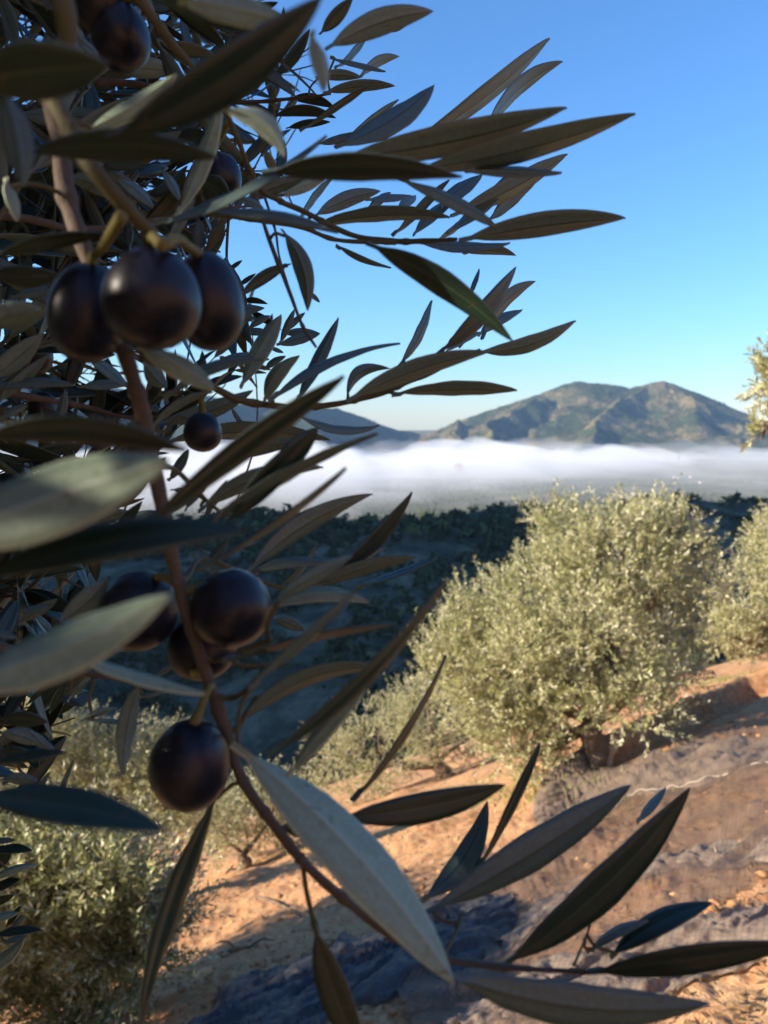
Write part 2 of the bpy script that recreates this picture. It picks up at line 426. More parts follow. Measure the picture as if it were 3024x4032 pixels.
def crown_leaves(centers, radii, n_shoot, per, L, W, rng, clip=None, up=0.55, shell=0.62, shoot_len=(0.22, 0.55)):
    """leafy shoots through the outer part of a group of ellipsoidal clumps"""
    centers = np.asarray(centers, float); radii = np.asarray(radii, float)
    wgt = radii.prod(1) ** (2 / 3); ci = rng.choice(len(centers), n_shoot, p=wgt / wgt.sum())
    d = rnd_dir(n_shoot, rng); rr = shell + (1 - shell) * rng.random(n_shoot) ** 0.7
    lump = 1 + 0.22 * vnoise(d[:, 0] * 2.2 + ci * 3.1, d[:, 1] * 2.2, d[:, 2] * 2.2, 5)
    p = centers[ci] + d * radii[ci] * (rr * lump)[:, None]
    inside = np.zeros(n_shoot, int)
    for c, r in zip(centers, radii): inside += ((((p - c) / r) ** 2).sum(1) < 0.42)
    keep = inside == 0
    p, d = p[keep], d[keep]; n = len(p)
    ax = unit(d * (1 - up) + np.array([0, 0, 1.0]) * up + 0.35 * rng.normal(size=(n, 3)))
    sl = rng.uniform(*shoot_len, n)
    s = np.tile(np.linspace(0.05, 1, per), (n, 1)) + rng.normal(0, .02, (n, per))
    bend = unit(rng.normal(size=(n, 3)) * np.array([1, 1, .4]))
    pos = p[:, None] + ax[:, None] * (s * sl[:, None])[..., None] + bend[:, None] * ((s ** 2) * sl[:, None] * 0.18)[..., None]
    o1 = unit(np.cross(ax, rng.normal(size=(n, 3)))); o2 = np.cross(ax, o1)
    ph = (np.arange(per) * np.pi / 2 + (np.arange(per) % 2) * np.pi)[None] + rng.normal(0, .35, (n, per))
    lat = o1[:, None] * np.cos(ph)[..., None] + o2[:, None] * np.sin(ph)[..., None]
    tilt = rng.uniform(0.45, 1.0, (n, per))[..., None]
    la = unit(ax[:, None] * np.cos(tilt) + lat * np.sin(tilt)).reshape(-1, 3)
    pos = pos.reshape(-1, 3); m_ = len(pos)
    nrm = unit(np.repeat(ax, per, 0) * 0.8 + 0.6 * rng.normal(size=(m_, 3)))
    Ls = L * rng.uniform(0.7, 1.2, m_); Ws = W * rng.uniform(0.8, 1.2, m_)
    if clip is not None:
        k = clip(pos); pos, la, nrm, Ls, Ws = pos[k], la[k], nrm[k], Ls[k], Ws[k]
    return leaf_quads(pos, la, nrm, Ls, Ws), (p, p + ax * sl[:, None])

# ------------------------------------------------------------------ far scrub, groves and farm things
def blob_cloud(pos, size, rng, tris=26, squash=0.8):
    n = len(pos)
    d = rnd_dir(n * tris, rng).reshape(n, tris, 3); d[..., 2] = np.abs(d[..., 2]) * 1.0 - 0.15
    r = (0.55 + 0.45 * rng.random((n, tris, 1)))
    c = pos[:, None] + d * r * size[:, None, None] * np.array([1, 1, squash]) * 0.5
    ts = size[:, None, None, None] * 0.30
    a = rng.normal(size=(n, tris, 3, 3)) * ts * 0.75
    tr = (c[:, :, None] + a).reshape(-1, 3)
    return tr, np.arange(len(tr)).reshape(-1, 3)
M_SCRUB = leaf_mat('scrub_leaves', (0.050, 0.066, 0.026), (0.085, 0.098, 0.042), 0.8, 0.1, 0.7, 0.1)
M_GROVE = leaf_mat('grove_leaves', (0.115, 0.125, 0.066), (0.14, 0.145, 0.085), 0.8, 0.1, 0.3, 0.1)
rng = np.random.default_rng(11)
# scrub on the opposite hillside
n = 9000
yy = 165 + (560 - 165) * rng.random(n) ** 0.8; qq = rng.uniform(-0.62, 0.62, n); xx = qq * yy
cl = fbm(xx / 30, yy / 30, 3, 71)
k = (cl > -0.35) & (land(xx, yy) < -30); xx, yy = xx[k], yy[k]
sz = 1.2 + 6.5 * rng.random(len(xx)) ** 2.6
xr = rng.uniform(-300, 300, 420); yr_ = 440 + 70 * rng.random(420)
xx = np.concatenate([xx, xr]); yy = np.concatenate([yy, yr_]); sz = np.concatenate([sz, rng.uniform(4, 10, 420)])
pos = np.stack([xx, yy, land(xx, yy) + sz * 0.2], -1)
V, F = blob_cloud(pos, sz, rng, 24)
tag(link('hillside_scrub', mesh_np('hillside_scrub', V, F, False, [M_SCRUB])), 'dark mass of scrub and trees covering the shaded hillside beyond the ravine', 'scrub', None, 'stuff')
# groves in rows on the valley floor
rows = []
for ya in np.arange(930, 2700, 15.0):
    xs_ = np.arange(-0.62 * ya, 0.66 * ya, 13.0)
    rows.append(np.stack([xs_ + rng.normal(0, 1.6, len(xs_)), ya + rng.normal(0, 1.8, len(xs_))], -1))
P2 = np.vstack(rows); k = fbm(P2[:, 0] / 170, P2[:, 1] / 170, 2, 91) > -0.45; P2 = P2[k]
sz = rng.uniform(5.0, 8.5, len(P2))
pos = np.stack([P2[:, 0], P2[:, 1], land(P2[:, 0], P2[:, 1]) + 1.5], -1)
V, F = blob_cloud(pos, sz, rng, 12, 0.9)
tag(link('valley_grove', mesh_np('valley_grove', V, F, False, [M_GROVE])), 'far olive groves planted in rows across the valley floor', 'grove', None, 'stuff')
# scrub wood on the mountains
def scatter_on(X, Y, Z, n, lo, hi, seed):
    r = np.random.default_rng(seed); i = r.integers(0, X.shape[0], n); j = r.integers(0, X.shape[1], n)
    p = np.stack([X[i, j], Y[i, j], Z[i, j]], -1) + np.stack([r.normal(0, 4, n), r.normal(0, 4, n), np.zeros(n)], -1)
    dens = fbm(p[:, 0] / 260, p[:, 1] / 260, 3, seed + 3)
    k = (p[:, 2] > -170) & (dens > -0.25 + 0.5 * (r.random(n) - .5)); p = p[k]
    return p, r.uniform(lo, hi, len(p))
p_, s_ = scatter_on(MX, MY, MZ, 42000, 7, 14, 5)
V, F = blob_cloud(p_, s_, rng, 9)
tag(link('mountain_scrub', mesh_np('mountain_scrub', V, F, False, [M_SCRUB])), 'patchy green scrub dotted over the twin peaked mountain', 'scrub', None, 'stuff')
p_, s_ = scatter_on(LX, LY, LZ, 16000, 8, 17, 6)
V, F = blob_cloud(p_, s_, rng, 10)
tag(link('ridge_scrub', mesh_np('ridge_scrub', V, F, False, [M_SCRUB])), 'dark scrub over the long blue ridge behind the leaves', 'scrub', None, 'stuff')

M_BARK = plain('olive_bark', (0.17, 0.125, 0.085), 0.9, 0.45, 9.0, 0.8, 0.02)
M_ORANGE = leaf_mat('autumn_orange', (0.50, 0.17, 0.06), (0.50, 0.20, 0.08), 0.8, 0.2, 0.25, 0.1)
M_POPLAR = leaf_mat('autumn_poplar', (0.48, 0.33, 0.14), (0.50, 0.36, 0.17), 0.8, 0.2, 0.25, 0.1)
M_CYPRESS = leaf_mat('cypress_green', (0.03, 0.045, 0.025), (0.03, 0.045, 0.025), 0.8, 0.05, 0.25, 0.1)
M_RIDGETREE = leaf_mat('ridge_tree_green', (0.16, 0.19, 0.05), (0.19, 0.21, 0.07), 0.8, 0.2, 0.25, 0.1)
def far_tree(name, u, v, h_px, w_px, mat, label, cat, group=None, yd=None, tris=160):
    """tree whose foot stands on the land where the ray through (u, v) meets it"""
    d = ray(u, v); ts = np.geomspace(60, 6000, 4000) if yd is None else np.array([yd / d[1]])
    P = d[None] * ts[:, None]
    i = 0 if yd is not None else int(np.argmax(P[:, 2] < land(P[:, 0], P[:, 1])))
    x, y = P[i, 0], P[i, 1]; z = float(land(x, y)); dist = y
    H = h_px / FPX * dist; Wd = w_px / FPX * dist
    e = empty(name, (x, y, z)); tag(e, label, cat, group)
    r = np.random.default_rng(int(u))
    tube_obj('trunk', [(0, 0, -0.3), (0.03 * H, 0, .3 * H), (0, 0, .7 * H)], [.035 * H, .025 * H, .01 * H], M_BARK, e, 6)
    dd = rnd_dir(tris, r); rr = (0.4 + .6 * r.random(tris) ** .5)[:, None]
    c = np.array([0, 0, H * .58]) + dd * rr * np.array([Wd / 2, Wd / 2, H * .43])
    a = r.normal(size=(tris, 3, 3)) * min(Wd, H) * 0.075
    V = (c[:, None] + a).reshape(-1, 3)
    link('crown', mesh_np('crown', V, np.arange(len(V)).reshape(-1, 3), False, [mat]), e)
    return e
far_tree('autumn_tree', 1808, 1868, 44, 42, M_ORANGE, 'rusty orange autumn tree standing out of the fog', 'tree')
far_tree('autumn_tree', 1625, 1858, 30, 40, M_POPLAR, 'faint tan tree in fog, beside the rusty orange tree', 'tree')
far_tree('cypress_tree', 2672, 1822, 46, 12, M_CYPRESS, 'thin dark cypress poking through the fog below the mountain', 'tree')
for i, (u, v, h, wd) in enumerate([(2158, 1992, 62, 22), (2185, 1994, 66, 24), (2408, 1994, 50, 20), (2432, 1996, 56, 22), (2340, 1992, 48, 18)]):
    far_tree('poplar_tree', u, v, h, wd, M_POPLAR, ['leftmost golden poplar of the pair rising from the valley fog', 'taller golden poplar, right one of the pair rising from the fog',
        'short golden poplar, left of the clump above the round olive tree', 'golden poplar at the right end of the clump above the round olive tree', 'faint golden poplar standing between the pair and the clump'][i], 'tree', 'golden poplars in the valley')
for i, (u, v, h, wd) in enumerate([(1628, 2118, 58, 58), (1736, 2096, 50, 56), (1668, 2046, 42, 58), (1100, 2080, 46, 50), (1440, 2060, 36, 44)]):
    far_tree('hill_tree', u, v, h, wd, M_RIDGETREE, ['light green round tree below the ridge of the dark hillside, lower of two', 'light green round tree just under the dark ridge, upper right of two',
        'bushy tree breaking the dark ridge line against the fog', 'small pale tree on the dark ridge behind the olive leaves', 'small rounded tree on the dark ridge between two leaf tips'][i], 'tree', 'trees along the dark ridge')
M_WALL = plain('lime_wall', (0.72, 0.70, 0.66), 0.9, 0.06, 0.6)
M_TILE = plain('clay_roof', (0.42, 0.22, 0.14), 0.9, 0.2, 0.8)
M_DARKWIN = plain('dark_opening', (0.03, 0.03, 0.035), 0.4, 0.1, 1.0)
def box_np(x0, x1, y0, y1, z0, z1):
    V = np.array([(x, y, z) for z in (z0, z1) for y in (y0, y1) for x in (x0, x1)], float)
    return V, np.array([(0, 2, 3, 1), (4, 5, 7, 6), (0, 1, 5, 4), (2, 6, 7, 3), (0, 4, 6, 2), (1, 3, 7, 5)])
def farmhouse(u, v, w_, d_, h_, label, yd):
    d = ray(u, v); x = d[0] / d[1] * yd; z = float(land(x, yd))
    e = empty('farmhouse', (x, yd, z)); tag(e, label, 'house', 'white farmhouses in the valley')
    V, F = box_np(-w_ / 2, w_ / 2, -d_ / 2, d_ / 2, -1, h_); link('wall', mesh_np('wall', V, F, False, [M_WALL]), e)
    o = .5; V = np.array([(-w_ / 2 - o, -d_ / 2 - o, h_), (w_ / 2 + o, -d_ / 2 - o, h_), (w_ / 2 + o, d_ / 2 + o, h_), (-w_ / 2 - o, d_ / 2 + o, h_), (-w_ / 2 - o, 0, h_ + d_ * .3), (w_ / 2 + o, 0, h_ + d_ * .3)])
    link('roof', mesh_np('roof', V, [np.array([(0, 1, 5, 4), (2, 3, 4, 5), (3, 2, 1, 0)]), np.array([(0, 4, 3), (1, 2, 5)])], False, [M_TILE]), e)
    for k in range(max(1, int(w_ // 5))):
        xx = -w_ / 2 + (k + .5) * w_ / max(1, int(w_ // 5))
        V, F = box_np(xx - .6, xx + .6, -d_ / 2 - .05, -d_ / 2 + .2, h_ * .35, h_ * .75); link('window', mesh_np('window', V, F, False, [M_DARKWIN]), e)
farmhouse(2660, 1872, 14, 9, 6, 'white farmhouse in thin fog, largest of the pale houses', 2700)
farmhouse(2720, 1868, 9, 8, 5, 'small white house just right of the largest pale farmhouse', 2760)
farmhouse(2760, 1888, 12, 7, 4.5, 'low white house set lower right of the other pale houses', 2500)
farmhouse(2232, 2012, 34, 12, 6, 'long pale shed at the valley edge above the round olive tree', 1560)
# ------------------------------------------------------------------ olive trees on the slope
def hit(u, v):
    d = ray(u, v); ts = np.geomspace(1.5, 400, 6000); P = d[None] * ts[:, None]
    i = int(np.argmax(P[:, 2] < soil(P[:, 0], P[:, 1]))); return P[i], ts[i]
M_OLIVE = leaf_mat('olive_leaves', (0.30, 0.31, 0.125), (0.65, 0.61, 0.42), 0.42, 0.22, 0.32, 0.5, (0.40, 0.36, 0.15))
M_TRUNK = plain('olive_trunk', (0.20, 0.145, 0.095), 0.95, 0.5, 6.0, 1.0, 0.04)
def olive_tree(label, base, clumps, n_shoot, seed, trunk_r=0.13, fork=0.28, lean=(0, 0), per=22, L=0.072, W=0.019, clip=None, up=0.5, shell=0.62, sl=(0.22, 0.55)):
    base = np.asarray(base, float)
    e = empty('olive_tree', tuple(base)); tag(e, label, 'olive tree', 'olive trees on the slope')
    r = np.random.default_rng(seed)
    C = np.array([c[0] for c in clumps]) - base; Rd = np.array([c[1] for c in clumps])
    ctr = C.mean(0); H = fork * ctr[2] * 1.6
    fk = np.array([ctr[0] * .25 + lean[0], ctr[1] * .25 + lean[1], H])
    tube_obj('trunk', [(0, 0, -.15), (0.25 * fk[0] + .04, .2 * fk[1], .3 * H), (.6 * fk[0] - .03, .6 * fk[1], .65 * H), tuple(fk)], [trunk_r * 1.55, trunk_r * 1.1, trunk_r, trunk_r * .8], M_TRUNK, e, 12, knob=0.35, seed=seed)
    for c, rd in zip(C, Rd):
        mid = fk * .5 + c * .5 + r.normal(0, .12, 3) - np.array([0, 0, .08])
        tube_obj('limb', [tuple(fk - np.array([0, 0, .06])), tuple(mid), tuple(c), tuple(c + np.array([0, 0, rd[2] * .6]) + r.normal(0, .1, 3))], [trunk_r * .5, trunk_r * .33, trunk_r * .2, trunk_r * .06], M_TRUNK, e, 7, knob=.2, seed=seed + 3)
    sub_c, sub_r = [], []
    for c, rd in zip(C, Rd):
        sub_c.append(c); sub_r.append(rd * .72)
        for d_ in rnd_dir(9, r):
            sub_c.append(c + d_ * rd * r.uniform(.55, .98)); sub_r.append(rd * r.uniform(.20, .42))
    C, Rd = np.array(sub_c), np.array(sub_r)
    (V, F), (a, b) = crown_leaves(C, Rd, n_shoot, per, L, W, r, clip=None if clip is None else (lambda p: clip(p + base)), up=up, shell=shell, shoot_len=sl)
    link('crown', mesh_np('crown', V, F, False, [M_OLIVE]), e)
    # thin shoots that carry the leaves
    k = r.choice(len(a), min(len(a), 260), replace=False)
    Vs, Fs, o_ = [], [], 0
    for i in k:
        if clip is not None and not clip(((a[i] + b[i]) / 2 + base)[None])[0]: continue
        v_, f_, _ = tube_np([a[i], b[i]], [.006, .002], 3, False); Vs.append(v_); Fs.append(f_ + o_); o_ += len(v_)
    o = link('shoots', mesh_np('shoots', np.vstack(Vs), np.vstack(Fs), True, [M_TRUNK]), e); o['kind'] = 'stuff'
    return e
def px_clumps(lst, d, jit=0.0, seed=0, flat=0.85):
    r = np.random.default_rng(seed); o = []
    for it in lst:
        u, v, ru, rv = it[:4]; dd = d + (it[4] if len(it) > 4 else r.normal(0, jit))
        o.append((at(u, v, dd), np.array([ru / FPX * dd, flat * (ru + rv) / 2 / FPX * dd, rv / FPX * dd])))
    return o
PB, dB = hit(2335, 3005)
main = olive_tree('large round sunlit olive tree right of centre, above the grey net', PB,
    px_clumps([(2440, 2240, 330, 230), (2140, 2400, 320, 270), (2590, 2480, 210, 290), (2010, 2640, 290, 300), (2330, 2600, 360, 270), (2000, 2820, 200, 160), (2640, 2160, 130, 130), (1850, 2480, 110, 140), (2520, 2680, 190, 110), (2250, 2150, 170, 140), (2070, 2970, 200, 110), (2530, 2080, 90, 90)], dB, 0.5, 4), 6000, 21, 0.17, 0.20, (0.05, 0.0), per=26)
# stub at its foot, the sunlight on it put into its pale colour
P_, d_ = hit(2378, 3030)
pb = P_ - PB
tube_obj('trunk_stub', [tuple(pb + [0, 0, -.1]), tuple(pb + [0.05, 0.02, .18]), tuple(pb + [.13, .03, .38]), tuple(pb + [.15, .03, .52])], [.10, .085, .075, .03], plain('sunlit_wood', (0.50, 0.36, 0.25), 0.9, 0.25, 14, .6, .01), main, 10, knob=.3)
PB2, dB2 = hit(1765, 3060)
olive_tree('sunlit olive tree with dark forked trunk, left behind the large round one', PB2,
    px_clumps([(1500, 2960, 260, 180), (1690, 2830, 170, 170), (1380, 3050, 220, 110), (1850, 2900, 120, 110), (1560, 2840, 120, 120)], dB2 + .2, 0.4, 5), 2600, 22, 0.18, 0.25, (-0.05, 0))
PB3, dB3 = hit(960, 3420)
olive_tree('small yellowish olive tree at the far left edge of the bare slope', PB3,
    px_clumps([(960, 3250, 220, 130), (1080, 3170, 150, 110), (830, 3230, 140, 120)], dB3 + .3, 0.3, 6), 1200, 23, 0.10, 0.2)
PB4, _ = hit(330, 3700); d4 = 11.5
PB4 = at(420, 3420, d4); PB4[2] = float(soil(PB4[0], PB4[1]))
olive_tree('pale sunlit olive tree beyond the shaded one at lower left', PB4,
    px_clumps([(480, 3030, 230, 200), (260, 3080, 230, 220), (680, 3130, 160, 170), (120, 2900, 180, 160)], d4, 0.4, 7), 2300, 24, 0.14, 0.3)
PB5 = at(330, 4000, 6.6); PB5[2] = float(soil(PB5[0], PB5[1]))
olive_tree('dark shaded olive tree in the lower left corner', PB5,
    px_clumps([(330, 3560, 300, 230), (90, 3480, 250, 250), (560, 3700, 180, 200), (250, 3850, 260, 170)], 6.6, 0.35, 8), 2400, 25, 0.12, 0.3)
PB6 = at(3080, 2620, 17.5); PB6[2] = float(soil(PB6[0], PB6[1]))
olive_tree('sunlit olive tree cut by the right edge, behind the large round one', PB6,
    px_clumps([(2960, 2360, 150, 200), (3120, 2250, 200, 280), (2860, 2500, 110, 110), (3000, 2520, 160, 110)], 17.5, 0.4, 9), 2000, 26, 0.14, 0.3, L=0.085, W=0.023)
PB7 = np.array([4.75, 6.3, 0]); PB7[2] = float(soil(PB7[0], PB7[1]))
olive_tree('olive tree at the right edge, its leafy top showing against the sky', PB7,
    px_clumps([(3045, 1500, 85, 95), (3050, 1690, 40, 28), (3300, 1520, 200, 170), (3480, 1900, 240, 330), (3560, 1560, 280, 250)], 6.5, 0.1, 10), 2300, 27, 0.13, 0.3, up=0.3, sl=(.12, .3))
PB9 = np.array([-4.05, 3.25, 0]); PB9[2] = float(soil(PB9[0], PB9[1]))
olive_tree('olive tree left of the frame whose shadow falls across the bottom edge', PB9,
    [(PB9 + np.array(c), np.array(r_)) for c, r_ in (((.6, .3, 1.6), (.9, .8, .8)), ((.2, 0, 2.1), (1.0, .9, .75)), ((-.6, .1, 2.1), (1.0, 1.0, .75)), ((1.0, .5, 1.95), (.8, .7, .75)), ((.4, -.8, 1.8), (.8, .7, .75)))], 7500, 29, 0.15, 0.3, shell=.2, L=.08, W=.022,
    clip=lambda p: p[:, 0] < -0.56 * p[:, 1])
# unseen tree added left of the frame; it keeps the corner tree in the shade
PB8 = np.array([-6.2, 5.25, 0]); PB8[2] = float(soil(PB8[0], PB8[1]))
olive_tree('unseen olive tree added left of the frame to shade the corner tree', PB8,
    [(PB8 + np.array(c), np.array(r_)) for c, r_ in (((0, 0, 2.6), (1.4, 1.2, 1.2)), ((-.8, 0, 3.2), (1.2, 1.1, 1.0)), ((.5, .3, 2.9), (1.2, 1.1, 1.1)), ((.3, -.8, 3.0), (1.2, 1.1, 1.0)))], 7500, 28, 0.15, 0.3, shell=.2, L=.08, W=.022,
    clip=lambda p: p[:, 0] < -0.56 * p[:, 1])
# ------------------------------------------------------------------ the olive tree whose branches hang in front of the camera
def hero_mat(name, base, alt, mid, rough, spec, transl, tcol):
    m, t, out = new_mat(name)
    uvn = node(t, 'ShaderNodeUVMap'); sp = node(t, 'ShaderNodeSeparateXYZ'); t.links.new(uvn.outputs[0], sp.inputs[0])
    oi = node(t, 'ShaderNodeObjectInfo'); co = objco(t)
    # midrib from the cross-leaf coordinate
    ab = node(t, 'ShaderNodeMath', operation='SUBTRACT'); t.links.new(sp.outputs['Y'], ab.inputs[0]); ab.inputs[1].default_value = 0.5
    ab2 = node(t, 'ShaderNodeMath', operation='ABSOLUTE'); t.links.new(ab.outputs[0], ab2.inputs[0])
    rib = ramp(t, ab2.outputs[0], [(0.016, (1, 1, 1)), (0.038, (0, 0, 0))])
    f = noise(t, 160, 4, 0.65, co); f2 = noise(t, 900, 2, 0.5, co)
    c = mixc(t, f, base, alt)
    c = mixc(t, ramp(t, f2, [(0.45, (0, 0, 0)), (0.75, (.5, .5, .5))]), c, tuple(min(1, x * 1.35) for x in alt))
    c = mixc(t, rib, c, mid)
    sp2 = noise(t, 260, 3, .6, co, 1.0)
    c = mixc(t, ramp(t, sp2, [(0.66, (0, 0, 0)), (0.74, (.75, .75, .75))]), c, (0.10, 0.062, 0.030))
    edge = ramp(t, ab2.outputs[0], [(0.44, (0, 0, 0)), (0.5, (.5, .5, .5))])
    c = mixc(t, edge, c, tuple(min(1, x * 1.8) for x in mid))
    hs = node(t, 'ShaderNodeHueSaturation'); t.links.new(c, hs.inputs['Color'])
    mr = node(t, 'ShaderNodeMapRange'); t.links.new(oi.outputs['Random'], mr.inputs[0]); setin(mr, To_Min=0.78, To_Max=1.22); t.links.new(mr.outputs[0], hs.inputs['Value'])
    # faint side veins
    wv = node(t, 'ShaderNodeTexWave'); wv.inputs['Scale'].default_value = 11; wv.inputs['Distortion'].default_value = 1.5
    mp = node(t, 'ShaderNodeMapping'); t.links.new(uvn.outputs[0], mp.inputs[0]); mp.inputs['Rotation'].default_value = (0, 0, 0.35); t.links.new(mp.outputs[0], wv.inputs[0])
    add = node(t, 'ShaderNodeMath', operation='ADD'); t.links.new(wv.outputs['Fac'], add.inputs[0]); t.links.new(f2, add.inputs[1])
    p = principled(t, None, hs.outputs[0], rough, bump(t, add.outputs[0], 0.12, 0.0006), spec)
    tr = node(t, 'ShaderNodeBsdfTranslucent'); tr.inputs[0].default_value = (*tcol, 1)
    mx = node(t, 'ShaderNodeMixShader'); mx.inputs[0].default_value = transl
    t.links.new(p.outputs[0], mx.inputs[1]); t.links.new(tr.outputs[0], mx.inputs[2]); t.links.new(mx.outputs[0], out.inputs[0])
    return m
M_TOP = hero_mat('leaf_upper', (0.008, 0.022, 0.014), (0.014, 0.034, 0.021), (0.042, 0.068, 0.042), 0.40, 0.5, 0.05, (0.12, 0.15, 0.03))
M_UND = hero_mat('leaf_underside', (0.082, 0.128, 0.118), (0.118, 0.175, 0.162), (0.045, 0.062, 0.045), 0.42, 0.45, 0.05, (0.12, 0.15, 0.03))
M_PALE = hero_mat('leaf_pale_underside', (0.195, 0.255, 0.175), (0.255, 0.325, 0.23), (0.36, 0.42, 0.32), 0.5, 0.4, 0.08, (0.2, 0.22, 0.06))  # paler underside colour for the leaves listed in PALE
M_TWIG = plain('twig_bark', (0.105, 0.080, 0.060), 0.85, 0.40, 260, 0.5, 0.001)
M_GREENTWIG = plain('green_twig', (0.095, 0.083, 0.038), 0.75, 0.25, 220, 0.4, 0.0008)
M_STALK = plain('olive_stalk', (0.16, 0.14, 0.038), 0.7, 0.2, 300, 0.3, 0.0006)

def leaf_local(L, W, nseg=16, ys=(-1, -.55, -.12, 0, .12, .55, 1), bow=(0, 0), fold=0.16, droop=0.0, twist=0.0, thick=0.00032, wavy=0.0, pet=0.07):
    """x along the leaf, y across, z = normal of the upper face"""
    s = np.concatenate([[0, pet * .5], pet + (1 - pet) * (1 - np.cos(np.linspace(0, np.pi, nseg))) / 2 * .5 + (1 - pet) * .5 * np.linspace(0, 1, nseg)])
    tb = np.clip((s - pet) / (1 - pet), 0, 1)
    prof = np.sin(np.pi * tb ** 0.90) ** 0.74
    hw = W / 2 * np.maximum(prof, 0)
    hw = np.maximum(hw, np.where(s < pet + .03, W * .055, W * .012))
    ys = np.asarray(ys, float); nc = len(ys)
    arch = 4 * s * (1 - s)
    X = np.repeat((s * L)[:, None], nc, 1)
    Yl = hw[:, None] * ys[None]
    Zl = fold * np.abs(Yl) - 0.5 * fold * Yl ** 2 / np.maximum(hw[:, None], 1e-6) + wavy * hw[:, None] * np.sin(s * 23)[:, None] * ys[None]
    a = twist * (s - .5)[:, None]
    Y = Yl * np.cos(a) - Zl * np.sin(a) + (bow[0] * L * arch)[:, None]
    Z = Yl * np.sin(a) + Zl * np.cos(a) + ((bow[1] + droop) * L * arch)[:, None]
    top = np.stack([X, Y, Z], -1).reshape(-1, 3); k = len(top)
    th = np.repeat((thick * np.where(s < pet + .02, 2.2, 1.0))[:, None], nc, 1) * (1 + 1.3 * np.exp(-(ys[None] / .15) ** 2))
    und = top.copy(); und[:, 2] -= th.reshape(-1)
    V = np.vstack([top, und]); n = len(s)
    i = np.arange(n * nc).reshape(n, nc)
    ft = np.stack([i[:-1, :-1], i[1:, :-1], i[1:, 1:], i[:-1, 1:]], -1).reshape(-1, 4)
    fu = ft[:, ::-1] + k
    e1 = np.stack([i[:-1, 0], i[:-1, 0] + k, i[1:, 0] + k, i[1:, 0]], -1); e2 = np.stack([i[:-1, -1], i[1:, -1], i[1:, -1] + k, i[:-1, -1] + k], -1)
    F = np.vstack([ft, fu, e1, e2]); mi = np.concatenate([np.zeros(len(ft)), np.ones(len(fu)), np.ones(len(e1) + len(e2))])
    uv = np.stack([np.repeat(s[:, None], nc, 1), np.repeat((ys / 2 + .5)[None], n, 0)], -1).reshape(-1, 2)
    return V, F, mi, np.vstack([uv, uv])

FT_BASE = np.array([-2.0, -0.5, 0.0]); FT_BASE[2] = float(soil(FT_BASE[0], FT_BASE[1]))
fgt = empty('olive_tree', tuple(FT_BASE))
tag(fgt, 'nearest olive tree, its shaded twigs, long leaves and black olives filling the left side', 'olive tree', 'olive trees on the slope')

